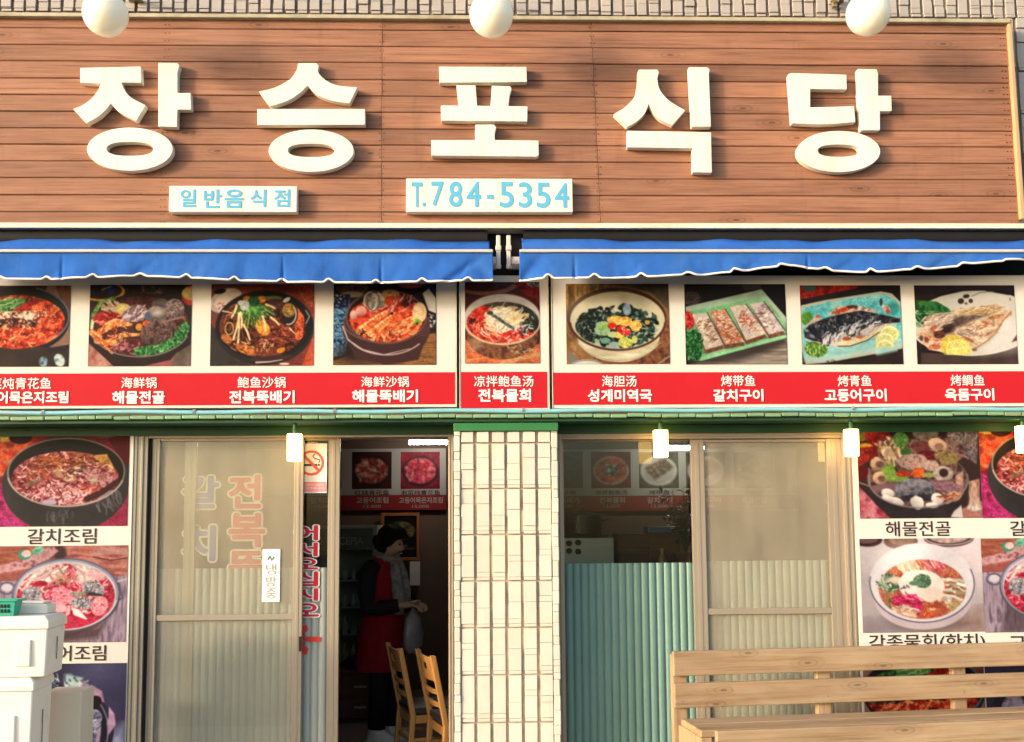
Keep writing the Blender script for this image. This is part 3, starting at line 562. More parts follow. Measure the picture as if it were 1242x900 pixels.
def art_seaweed_soup(st):
    p = Art(55, 35, 1078, 832, st, (150, 106, 60), 13)
    p.poly([(55, 35), (500, 35), (55, 420)], [(130, 96, 50), (196, 150, 84), (110, 76, 40)], (40, 200, .3)); p.poly([(500, 35), (1078, 35), (1078, 300), (900, 120)], [(60, 52, 44), (96, 84, 66)], (80, .3)); p.poly([(55, 520), (400, 832), (1078, 832), (1078, 400)], [(116, 66, 44), (150, 96, 60), (96, 50, 36)], (60, .3)); p.poly([(55, 500), (200, 640), (190, 832), (75, 832)], [(170, 130, 80), (130, 90, 50)], (60, .3))
    p.poly([(75, 700), (190, 800), (190, 832), (75, 832)], (120, 116, 110)); p.ell(260, 860, 170, 75, (206, 206, 200)); p.ring(260, 860, 160, 66, 6, (90, 90, 90)); p.stroke([(960, 832), (1078, 750)], 16, (160, 150, 120))
    p.ell(570, 540, 410, 270, [(196, 186, 150), (230, 226, 200)], tex=(300, 30, .15)); p.ring(575, 560, 400, 235, 10, (176, 166, 130), a0=20, a1=160); p.ring(575, 540, 430, 235, 8, (206, 200, 170), a0=20, a1=160)
    p.ell(560, 385, 492, 312, (74, 44, 34)); p.ell(565, 400, 470, 288, (214, 206, 176), tex=(300, .08)); p.ell(400, 330, 280, 170, (226, 220, 196), soft=30, a=.6); p.poly([(590, 110), (700, 130), (640, 230), (580, 180)], (180, 170, 140), soft=14, a=.6)
    m = p.mask(570, 450, 425, 225)
    p.ell(560, 500, 400, 175, [(150, 180, 150), (196, 206, 176), (110, 150, 130)], tex=(50, .3), a=.8, soft=6)
    p.scat(570, 450, 400, 200, 260, [(16, 26, 22), (26, 40, 32), (40, 66, 54), (60, 90, 80), (20, 30, 40)], 70, 34, 10, 60, kind='ell', clip=m)
    p.ell(300, 450, 150, 150, [(16, 22, 20), (40, 50, 44), (24, 36, 28)], tex=(20, .5), warp=.2, clip=m); p.scat(300, 450, 150, 150, 60, [(90, 110, 100), (14, 18, 18), (50, 66, 50)], 26, 9, clip=m); p.scat(560, 470, 400, 180, 120, [(150, 190, 180), (200, 216, 190), (30, 46, 40), (90, 140, 140)], 28, 7, clip=m)
    p.ell(660, 290, 40, 60, (140, 170, 190), tex=(20, .3)); p.ell(420, 480, 80, 70, [(120, 170, 120), (180, 210, 150), (150, 190, 170)], tex=(26, .3), warp=.2); p.ell(420, 455, 50, 26, (150, 200, 90)); p.ell(520, 540, 60, 30, (190, 210, 150)); p.ell(440, 600, 50, 30, (110, 170, 150)); p.ell(530, 640, 60, 30, (150, 176, 176))
    p.ell(540, 400, 80, 50, [(226, 176, 70), (250, 214, 110)], tex=(18, .4), warp=.2); p.ell(640, 410, 70, 50, [(220, 160, 50), (246, 200, 96)], tex=(18, .4), warp=.2); p.ell(745, 455, 60, 56, [(206, 160, 60), (240, 206, 110)], tex=(16, .4), warp=.2); p.ell(860, 420, 26, 22, (206, 170, 80)); p.ell(580, 550, 50, 26, (250, 206, 90))
    p.ell(510, 455, 44, 34, (214, 34, 20), tex=(14, .4)); p.ell(620, 500, 76, 46, [(200, 24, 16), (240, 70, 40)], rot=25, tex=(16, .5), warp=.2); p.scat(600, 490, 90, 40, 16, [(255, 220, 200), (150, 10, 10)], 20, 7); p.ell(640, 620, 70, 50, [(180, 190, 70), (226, 220, 110), (130, 160, 60)], tex=(16, .4), warp=.2); p.ell(730, 590, 30, 40, (200, 206, 110))
    p.ring(565, 400, 474, 292, 22, (90, 50, 40), a0=5, a1=175)
    return p

def art_cutlassfish(st):
    p = Art(40, 38, 1045, 835, st, (30, 22, 22), 15)
    p.ell(110, 180, 90, 70, (70, 56, 56), tex=(20, .5)); p.poly([(600, 38), (810, 38), (790, 90), (640, 100)], (66, 54, 48)); p.poly([(200, 800), (1045, 560), (1045, 835), (60, 835)], [(150, 136, 126), (180, 168, 158), (120, 106, 98)], (300, 20, .2)); p.poly([(60, 780), (1045, 560), (1045, 640), (600, 790), (300, 835), (60, 835)], (60, 50, 48), a=.9, soft=14)
    p.poly([(50, 265), (810, 90), (1045, 370), (1040, 570), (190, 800), (60, 790)], [(120, 176, 130), (150, 206, 160)], (100, .12)); p.poly([(50, 265), (810, 90), (850, 150), (600, 240), (60, 330)], (160, 190, 166), (90, .1)); p.poly([(810, 90), (1045, 370), (1045, 440), (850, 180)], (176, 200, 180)); p.poly([(60, 320), (780, 170), (1010, 470), (200, 740), (60, 700)], [(96, 170, 110), (130, 200, 146)], (80, .1)); p.stroke([(200, 780), (1040, 560)], 26, (140, 220, 160)); p.stroke([(220, 720), (1040, 530)], 10, (70, 140, 90))
    def fish(a, b, c, d, cols, sc, seed):
        p.poly([(a[0], a[1]), (b[0], b[1]), (c[0], c[1] + 40), (d[0], d[1] + 44)], (120, 76, 54), (20, .4)); p.poly([a, b, c, d], cols, (22, .4))
        mk = Art.mask(p, (a[0] + c[0]) / 2, (a[1] + c[1]) / 2, abs(c[1] - a[1]) * .56, 90, rot=60)
        p.scat((a[0] + c[0]) / 2, (a[1] + c[1]) / 2, abs(c[1] - a[1]) * .5, 76, 110, sc, 40, 7, -20, 50, arot=60, clip=mk)
        p.stroke([b, ((b[0] + c[0]) / 2, (b[1] + c[1]) / 2 - 6), c], 9, (50, 56, 60))
    W = [(236, 224, 206), (206, 180, 156), (190, 190, 206)]
    fish((110, 340), (260, 320), (420, 640), (235, 690), W, [(120, 66, 46), (255, 246, 230), (176, 120, 84), (250, 236, 214)], 1)
    fish((285, 310), (440, 285), (630, 610), (430, 640), [(214, 190, 176), (190, 100, 50), (226, 206, 200)], [(190, 84, 26), (236, 220, 206), (150, 60, 24), (206, 200, 216)], 2)
    fish((485, 260), (650, 240), (850, 530), (640, 600), W, [(176, 66, 36), (236, 226, 220), (150, 80, 50), (200, 196, 214)], 3)
    fish((680, 230), (830, 215), (1030, 500), (870, 540), [(200, 190, 190), (226, 210, 200), (170, 166, 186)], [(110, 60, 60), (240, 232, 226), (150, 100, 90), (190, 186, 206)], 4)
    p.ell(75, 400, 52, 90, [(170, 14, 12), (226, 50, 40)], tex=(12, .5), warp=.2); p.scat(75, 400, 46, 80, 40, [(240, 90, 80), (140, 8, 10)], 20, 8)
    p.ell(120, 640, 95, 160, [(10, 50, 20), (30, 110, 46), (16, 76, 30)], tex=(18, .5), warp=.25); p.scat(125, 640, 90, 160, 150, [(70, 160, 80), (8, 40, 16), (40, 130, 60), (120, 190, 110)], 26, 9, kind='ell')
    return p

def art_grilled_mackerel(st):
    p = Art(45, 48, 1045, 835, st, (36, 26, 26), 17)
    p.poly([(45, 48), (640, 48), (560, 110), (45, 200)], [(150, 20, 20), (190, 40, 30), (120, 16, 16)], (90, .2)); p.ell(140, 70, 70, 44, (60, 90, 86)); p.poly([(45, 190), (600, 80), (1045, 120), (1045, 190), (45, 260)], (40, 30, 28), (60, .4))
    p.poly([(45, 250), (300, 195), (600, 150), (850, 110), (960, 130), (1045, 220), (1045, 680), (780, 730), (300, 815), (80, 835), (45, 700)], [(200, 190, 166), (176, 200, 190)], (60, .2)); p.poly([(60, 280), (320, 215), (640, 165), (880, 140), (1000, 200), (1045, 320), (1045, 620), (700, 690), (300, 760), (60, 770)], [(60, 176, 190), (110, 206, 214), (84, 190, 206), (150, 214, 214)], (120, 60, .2))
    p.ell(960, 280, 70, 70, (50, 150, 150), soft=8); p.poly([(60, 640), (1045, 590), (1045, 660), (700, 720), (300, 800), (60, 810)], (170, 214, 210), a=.7, soft=8)
    p.ell(110, 380, 60, 70, [(60, 130, 40), (110, 170, 60)], tex=(16, .4)); p.ell(185, 680, 115, 80, [(60, 120, 30), (130, 180, 60), (90, 150, 50)], tex=(18, .5), warp=.15); p.scat(185, 680, 105, 70, 40, [(190, 214, 120), (50, 100, 30)], 40, 9, 70, 30)
    p.poly([(90, 450), (200, 350), (260, 375), (140, 470)], [(176, 160, 150), (226, 214, 200)], (16, .4)); p.ell(215, 360, 24, 16, (200, 90, 50)); p.stroke([(220, 340), (250, 290)], 8, (150, 170, 190))
    p.poly([(300, 350), (420, 260), (560, 245), (660, 260), (830, 310), (560, 330)], [(206, 170, 140), (236, 220, 200), (170, 90, 60)], (22, .4)); p.ell(470, 295, 70, 24, (190, 76, 40), rot=-15, tex=(16, .4)); p.ell(560, 265, 60, 18, (90, 40, 30)); p.ell(390, 320, 30, 18, (206, 90, 50)); p.scat(650, 285, 90, 20, 30, [(236, 226, 214), (120, 110, 110)], 16, 8)
    p.poly([(830, 200), (835, 150), (870, 250), (940, 300), (930, 340), (880, 320)], [(190, 180, 170), (236, 230, 220)], (18, .4)); p.ell(848, 215, 16, 40, (60, 60, 60)); p.ell(900, 290, 34, 40, (200, 150, 130), tex=(12, .5)); p.ell(915, 310, 20, 24, (150, 80, 66))
    body = [(70, 500), (130, 440), (290, 375), (470, 330), (640, 300), (800, 330), (930, 370), (1020, 370), (1030, 420), (960, 440), (830, 500), (700, 590), (520, 650), (380, 660), (230, 630), (90, 590)]
    p.poly(body, [(226, 206, 176), (206, 196, 190), (150, 140, 146)], (40, .3))
    p.poly([(70, 500), (130, 440), (290, 375), (470, 330), (640, 300), (800, 330), (1030, 380), (1030, 420), (900, 430), (760, 440), (620, 480), (480, 520), (330, 540), (250, 620), (150, 600), (80, 570)], [(16, 16, 22), (46, 48, 58), (28, 30, 36), (84, 86, 96)], (34, .4))
    p.scat(600, 480, 260, 60, 70, [(236, 236, 244), (150, 156, 170), (40, 44, 54), (200, 206, 220)], 70, 9, -40, 30, arot=-12); p.scat(310, 580, 70, 60, 40, [(236, 236, 246), (60, 60, 76), (170, 170, 190)], 60, 8, -60, 25); p.scat(500, 400, 350, 50, 90, [(120, 126, 136), (16, 16, 20), (170, 180, 190)], 12, 6, arot=-10)
    p.poly([(380, 620), (520, 600), (700, 560), (830, 480), (940, 440), (780, 560), (620, 630), (470, 655), (380, 655)], [(226, 206, 150), (240, 226, 196)], (30, .2)); p.ell(490, 582, 40, 18, (176, 76, 40)); p.ell(620, 565, 34, 16, (196, 90, 50)); p.stroke([(380, 655), (520, 655), (690, 600), (830, 510)], 9, (60, 50, 46))
    p.ell(100, 500, 20, 14, (140, 140, 150)); p.ell(150, 555, 30, 16, (120, 130, 160), rot=30); p.stroke([(930, 385), (1030, 380)], 10, (110, 70, 50)); p.stroke([(370, 650), (470, 690)], 14, (206, 214, 220), 5)
    for (x, y) in [(920, 530), (870, 600), (868, 665)]:
        p.ell(x, y, 98, 84, (206, 206, 120)); p.ell(x, y, 88, 74, (240, 240, 206)); p.ell(x, y + 4, 78, 64, [(190, 196, 110), (226, 226, 160)], tex=(14, .3))
    p.poly([(760, 672), (980, 660), (1000, 720), (780, 760)], [(150, 206, 206), (176, 214, 210)], (60, .1)); p.scat(340, 805, 70, 10, 16, [(90, 90, 80), (30, 30, 30)], 16, 6)
    p.poly([(290, 835), (780, 745), (1045, 690), (1045, 835)], [(60, 44, 40), (44, 34, 32)], (80, .3), soft=6)
    return p

def art_grilled_tilefish(st):
    p = Art(70, 50, 1068, 832, st, (40, 28, 28), 19)
    p.shade(.3, 160); p.poly([(110, 715), (480, 740), (1068, 540), (1068, 832), (110, 832)], (76, 60, 56), (160, .2)); p.poly([(70, 200), (180, 210), (110, 700), (70, 560)], (60, 44, 40))
    p.ell(650, 425, 640, 322, (214, 210, 204), rot=-3); p.ring(650, 425, 636, 318, 10, (236, 232, 226), rot=-3, a0=20, a1=170); p.ell(800, 500, 420, 180, (236, 234, 232), soft=40, a=.8); p.poly([(70, 50), (1068, 50), (1010, 150), (760, 104), (560, 108), (330, 160), (200, 215), (70, 215)], (44, 30, 30), (60, .3))
    p.poly([(1010, 620), (1068, 600), (1068, 540)], (120, 60, 60))
    p.ell(585, 160, 34, 20, (46, 56, 36), rot=-10); p.ell(530, 208, 32, 28, (66, 46, 36), rot=-20); p.ell(628, 206, 22, 22, (70, 50, 40)); p.ell(580, 232, 16, 12, (110, 96, 84)); p.stroke([(640, 160), (720, 125), (860, 112)], 7, (110, 110, 96)); p.stroke([(1018, 180), (1022, 200)], 10, (90, 90, 90))
    p.poly([(80, 200), (290, 210), (410, 285), (425, 318), (230, 330), (90, 300)], [(30, 100, 40), (60, 140, 60), (20, 76, 30)], (60, .3)); p.poly([(80, 300), (330, 310), (260, 350), (170, 420), (90, 450)], [(30, 90, 36), (90, 160, 90), (160, 196, 150)], (40, 14, .4)); p.scat(130, 390, 60, 60, 24, [(16, 60, 26), (90, 150, 90)], 90, 14, 40, 20)
    fish = [(105, 500), (160, 410), (230, 350), (400, 330), (640, 280), (920, 230), (950, 240), (900, 290), (1030, 300), (1030, 350), (960, 390), (900, 490), (800, 600), (700, 650), (620, 690), (320, 710), (190, 690), (110, 600)]
    p.poly(fish, [(206, 176, 146), (236, 216, 190), (190, 150, 116)], (46, .3))
    p.ell(430, 440, 200, 50, [(50, 34, 34), (96, 70, 66), (120, 96, 90)], rot=-22, tex=(24, .4), soft=8); p.ell(660, 370, 180, 22, [(90, 70, 66), (130, 106, 96)], rot=-17, soft=6, tex=(20, .4)); p.ell(350, 500, 90, 40, (56, 34, 30), rot=-10, soft=6, tex=(20, .4))
    p.scat(300, 390, 150, 60, 60, [(230, 210, 190), (176, 150, 136), (150, 130, 120)], 80, 8, -25, 20); p.scat(700, 300, 230, 30, 60, [(206, 160, 100), (236, 210, 170), (150, 110, 70)], 90, 7, -18, 8); p.scat(700, 500, 170, 90, 110, [(236, 214, 186), (206, 160, 120), (176, 116, 76), (250, 236, 214)], 70, 7, -15, 25)
    p.scat(230, 560, 120, 90, 70, [(214, 140, 100), (240, 206, 176), (170, 84, 50), (226, 176, 140)], 60, 10, 10, 40); p.ell(300, 540, 60, 40, (110, 56, 40), tex=(16, .4)); p.ell(245, 470, 40, 18, (196, 96, 66), rot=-30); p.ell(250, 660, 60, 26, (190, 100, 70), tex=(16, .4)); p.ell(120, 575, 20, 28, (90, 80, 80)); p.ell(170, 590, 24, 30, (150, 70, 50)); p.ell(770, 425, 46, 14, (206, 110, 70), rot=10); p.ell(870, 365, 90, 20, (206, 140, 90), rot=-12, tex=(14, .4)); p.ell(590, 590, 60, 16, (190, 110, 50), rot=25)
    p.stroke([(1020, 320), (940, 400), (860, 520), (760, 610), (630, 690)], 14, [(206, 140, 90), (170, 100, 60)], tex=(30, .3)); p.ell(640, 690, 26, 14, (110, 76, 50)); p.stroke([(650, 690), (790, 600), (870, 500)], 26, (176, 170, 166), a=.4, soft=8); p.scat(560, 530, 90, 40, 24, [(110, 90, 96), (150, 130, 130)], 50, 5, 10, 15)
    m = np.clip((738 - p.Y) / st + .5, 0, 1)
    p.ell(440, 660, 132, 115, (226, 200, 70), clip=m); p.ell(480, 690, 122, 105, (246, 236, 160), clip=m); p.ell(490, 690, 122, 96, [(226, 206, 90), (244, 230, 130)], tex=(40, .2), clip=m)
    for k in range(9): q = math.radians(-175 + k * 21); p.stroke([(475, 690), (475 + 105 * math.cos(q), 690 + 88 * math.sin(q))], 5, (250, 242, 186), clip=m)
    return p

def art_braised_cutlassfish(st):
    p = Art(-50, 0, 1212, 880, st, (120, 24, 40), 21)
    p.poly([(-200, 0), (400, 0), (0, 420), (-200, 420)], [(200, 50, 30), (226, 100, 50), (150, 30, 30)], (120, .2)); p.ell(30, 30, 70, 40, (220, 180, 80)); p.ell(180, 30, 110, 60, (50, 20, 24)); p.ell(350, 40, 60, 50, (160, 24, 40)); p.poly([(-200, 400), (120, 500), (300, 890), (-200, 890)], [(150, 20, 80), (196, 50, 130), (120, 20, 60)], (120, .2)); p.poly([(900, 890), (1212, 500), (1212, 890)], [(150, 30, 70), (176, 50, 90)], (120, .2)); p.poly([(1000, 40), (1212, 0), (1212, 400), (1140, 260)], (86, 14, 26)); p.ell(970, 10, 95, 26, (110, 96, 50))
    p.stroke([(-10, 370), (60, 375), (90, 260), (30, 258)], 18, (170, 130, 110)); p.poly([(1150, 300), (1225, 290), (1225, 420), (1150, 420)], (50, 48, 46)); p.stroke([(1160, 415), (1220, 415)], 12, (120, 120, 120))
    p.ell(620, 480, 600, 460, (56, 54, 56), tex=(160, .15)); p.scat(580, 780, 130, 40, 24, [(96, 90, 96), (70, 64, 70)], 70, 10, 85, 12); p.scat(1040, 640, 130, 60, 40, [(100, 96, 104), (66, 62, 66)], 90, 10, 65, 15, arot=-35)
    p.ell(620, 362, 556, 330, (150, 130, 120)); p.ell(622, 360, 542, 316, (32, 28, 26))
    m = p.mask(612, 420, 505, 258)
    p.ell(612, 420, 505, 258, [(96, 26, 30), (160, 60, 66), (196, 110, 110), (130, 40, 44)], tex=(36, .4))
    p.poly([(290, 240), (560, 180), (860, 180), (880, 260), (700, 330), (320, 330)], [(130, 50, 30), (176, 90, 50), (150, 110, 76)], (36, .4), clip=m); p.poly([(250, 330), (450, 350), (470, 420), (260, 470)], [(150, 60, 36), (206, 110, 66)], (30, .4), clip=m)
    p.poly([(460, 350), (600, 320), (720, 400), (720, 470), (620, 450), (540, 400)], [(150, 110, 70), (196, 160, 116)], (40, .3)); p.ell(720, 330, 100, 70, [(70, 60, 50), (130, 110, 90), (100, 90, 80)], rot=15, tex=(20, .5)); p.poly([(880, 200), (1000, 190), (1070, 320), (1090, 370), (960, 330), (875, 280)], [(170, 116, 46), (206, 156, 76), (150, 90, 36)], (40, .3))
    p.poly([(760, 340), (930, 340), (1110, 430), (980, 510), (760, 440)], [(176, 110, 116), (206, 150, 150), (140, 60, 70)], (24, .4)); p.poly([(340, 500), (500, 440), (900, 560), (820, 660), (640, 680), (420, 610)], [(196, 130, 136), (226, 176, 176), (150, 60, 76)], (26, .4), clip=m); p.poly([(760, 490), (930, 500), (870, 620), (800, 600)], [(176, 56, 50), (206, 110, 96)], (26, .3))
    p.scat(600, 420, 490, 250, 330, [(226, 170, 170), (110, 20, 30), (190, 80, 90), (240, 200, 196), (80, 16, 20), (150, 60, 60)], 46, 10, 10, 60, clip=m); p.scat(560, 590, 360, 80, 110, [(246, 214, 214), (160, 40, 60), (214, 140, 150)], 40, 11, clip=m); p.scat(520, 280, 260, 80, 60, [(206, 130, 80), (110, 40, 24), (176, 90, 50)], 60, 10, -5, 30, clip=m)
    p.stroke([(260, 480), (330, 450), (390, 430)], 34, [(110, 90, 70), (150, 126, 106)], 20); p.ell(880, 440, 46, 20, (176, 170, 130), tex=(12, .4)); p.stroke([(820, 620), (960, 560), (1110, 450)], 60, (70, 36, 36), 50, clip=m); p.ell(470, 650, 70, 26, (190, 176, 206), clip=m); p.stroke([(930, 620), (1060, 540)], 12, (160, 150, 170))
    p.ring(620, 362, 552, 328, 14, (190, 170, 166), a0=15, a1=170)
    return p

def art_braised_mackerel(st):
    p = Art(-50, 15, 1152, 900, st, (150, 80, 76), 23)
    p.poly([(-200, 15), (560, 15), (400, 200), (-200, 330)], [(150, 76, 60), (176, 106, 86), (120, 56, 50)], (140, 30, .3)); p.poly([(520, 15), (1152, 15), (1152, 300), (700, 200)], [(176, 96, 86), (206, 136, 126), (150, 70, 66)], (200, 30, .25)); p.stroke([(840, 100), (1000, 60), (1140, 90)], 60, (214, 176, 176), a=.5, soft=8); p.stroke([(830, 120), (1000, 155), (1152, 130)], 10, (96, 40, 44)); p.ell(530, 80, 60, 70, (70, 50, 46), soft=6)
    p.poly([(-200, 240), (160, 150), (450, 20), (520, 60), (440, 130), (250, 220), (80, 250), (-200, 300)], [(176, 120, 130), (206, 160, 170), (140, 84, 94)], (40, .4)); p.ell(210, 95, 62, 46, (60, 140, 120)); p.ell(225, 85, 44, 32, (226, 190, 190), tex=(14, .3)); p.ell(330, 55, 60, 36, [(60, 150, 120), (150, 206, 186)], rot=-25, tex=(20, .4))
    p.poly([(1040, 300), (1152, 290), (1152, 900), (500, 900), (900, 760)], [(150, 130, 156), (186, 166, 190), (120, 100, 126)], (24, 160, .3)); p.poly([(560, 800), (900, 760), (1000, 640), (1060, 560), (900, 860), (570, 900)], (76, 60, 66), a=.8, soft=10); p.poly([(-200, 330), (120, 340), (120, 500), (-200, 520)], [(60, 50, 76), (176, 166, 196)], (40, .4)); p.stroke([(-40, 360), (110, 380)], 30, (206, 196, 220)); p.stroke([(1060, 350), (1140, 325)], 14, (206, 196, 214)); p.stroke([(1075, 360), (1110, 500), (1070, 520)], 16, (90, 86, 106))
    p.poly([(-50, 335), (220, 335), (300, 620), (520, 900), (-50, 900)], [(150, 130, 156), (180, 160, 184), (110, 90, 116)], (24, 160, .3)); p.poly([(160, 620), (560, 800), (560, 900), (100, 900)], (84, 66, 76), a=.7, soft=12); p.ring(60, 400, 70, 52, 16, (96, 92, 116)); p.ell(60, 395, 50, 34, (206, 200, 220))
    p.ell(600, 470, 492, 340, (86, 84, 100), tex=(150, .15)); p.ell(598, 462, 478, 326, (150, 150, 176), tex=(200, .2)); p.ell(598, 466, 456, 306, (206, 206, 222), tex=(200, .15)); p.ring(600, 470, 486, 334, 12, (96, 100, 130), a0=180, a1=330)
    m = p.mask(596, 480, 446, 298)
    p.ell(596, 480, 446, 298, [(170, 20, 50), (206, 60, 86), (150, 16, 40)], tex=(60, .3))
    p.scat(590, 440, 420, 260, 260, [(236, 150, 166), (206, 60, 90), (250, 206, 206), (150, 20, 46), (226, 110, 130)], 60, 16, 0, 70, clip=m); p.poly([(180, 440), (300, 270), (310, 300), (250, 380), (190, 430)], (206, 214, 206)); p.scat(430, 270, 130, 70, 60, [(240, 206, 206), (206, 160, 170), (250, 236, 230)], 120, 16, -30, 25, clip=m); p.scat(740, 250, 100, 80, 50, [(250, 240, 230), (236, 206, 206), (214, 170, 176)], 100, 18, 50, 40, clip=m); p.scat(580, 310, 120, 60, 40, [(206, 160, 140), (236, 110, 130), (150, 130, 110)], 60, 12, clip=m)
    for (x, y, rx, ry, r) in [(290, 470, 95, 85, 0), (840, 410, 110, 70, 20), (750, 540, 110, 56, 12)]:
        p.ell(x, y, rx, ry, [(150, 146, 160), (196, 190, 200), (110, 106, 120)], rot=r, tex=(16, .4), warp=.12); p.scat(x, y, rx * .9, ry * .9, 70, [(220, 216, 226), (84, 80, 96), (60, 56, 70)], 14, 6)
    p.ell(905, 570, 76, 90, [(226, 130, 150), (240, 170, 180)], rot=20, tex=(20, .3)); p.scat(900, 570, 66, 80, 40, [(206, 60, 90), (250, 210, 210)], 16, 7); p.ell(870, 290, 90, 40, (240, 176, 186), rot=15, tex=(20, .3)); p.ell(540, 480, 120, 90, [(226, 110, 140), (240, 170, 190), (206, 60, 96)], tex=(30, .4), warp=.2); p.ell(550, 590, 60, 40, (240, 176, 190)); p.ell(370, 360, 60, 26, (170, 20, 50)); p.ell(820, 460, 120, 16, (60, 50, 56), rot=6); p.ell(710, 455, 80, 20, [(110, 116, 100), (170, 180, 160)], tex=(14, .3)); p.poly([(650, 580), (720, 600), (800, 690), (740, 690), (670, 640)], (226, 222, 226)); p.poly([(620, 560), (640, 560), (640, 640), (590, 670)], (240, 176, 186)); p.poly([(560, 660), (700, 660), (800, 700), (900, 690), (800, 770), (590, 770)], [(190, 30, 66), (210, 60, 96)], (60, .2), clip=m)
    p.ring(598, 466, 466, 316, 10, (226, 222, 236), a0=10, a1=120)
    return p

def art_blue_bowl(st):
    p = Art(-600, 45, 822, 1170, st, (60, 58, 96), 25)
    p.shade(.15, 300); p.ell(530, 90, 150, 110, (110, 116, 170), soft=60, a=.7); p.poly([(560, 900), (822, 700), (822, 1170), (400, 1170)], [(120, 130, 176), (150, 160, 200)], (120, .2), soft=20); p.stroke([(600, 890), (670, 840)], 10, (30, 26, 50))
    p.ell(80, 800, 620, 560, (44, 40, 70), tex=(120, .2)); p.poly([(640, 520), (700, 600), (720, 720), (600, 900), (480, 1170), (420, 1170), (560, 860), (640, 640)], (190, 150, 190), (60, .15)); p.ell(90, 800, 540, 500, (30, 28, 46)); p.ring(80, 790, 560, 530, 14, (130, 130, 170), a0=-60, a1=20)
    p.ell(60, 800, 500, 450, [(130, 140, 176), (176, 150, 190), (90, 100, 140), (60, 50, 80)], tex=(90, .4)); p.poly([(140, 160), (250, 180), (340, 200), (330, 300), (140, 330)], [(140, 190, 200), (196, 220, 226)], (40, .3), soft=3); p.poly([(320, 250), (440, 280), (560, 350), (590, 480), (440, 400), (330, 320)], [(180, 130, 176), (206, 170, 206)], (60, .2)); p.ell(490, 460, 70, 60, (40, 20, 40)); p.ell(480, 640, 90, 90, [(140, 160, 200), (176, 170, 210), (110, 120, 160)], tex=(40, .3)); p.scat(200, 280, 260, 110, 60, [(200, 226, 230), (120, 170, 190), (60, 50, 90)], 60, 14); p.scat(470, 700, 90, 100, 30, [(190, 200, 226), (70, 76, 110)], 60, 12, -30, 20)
    return p

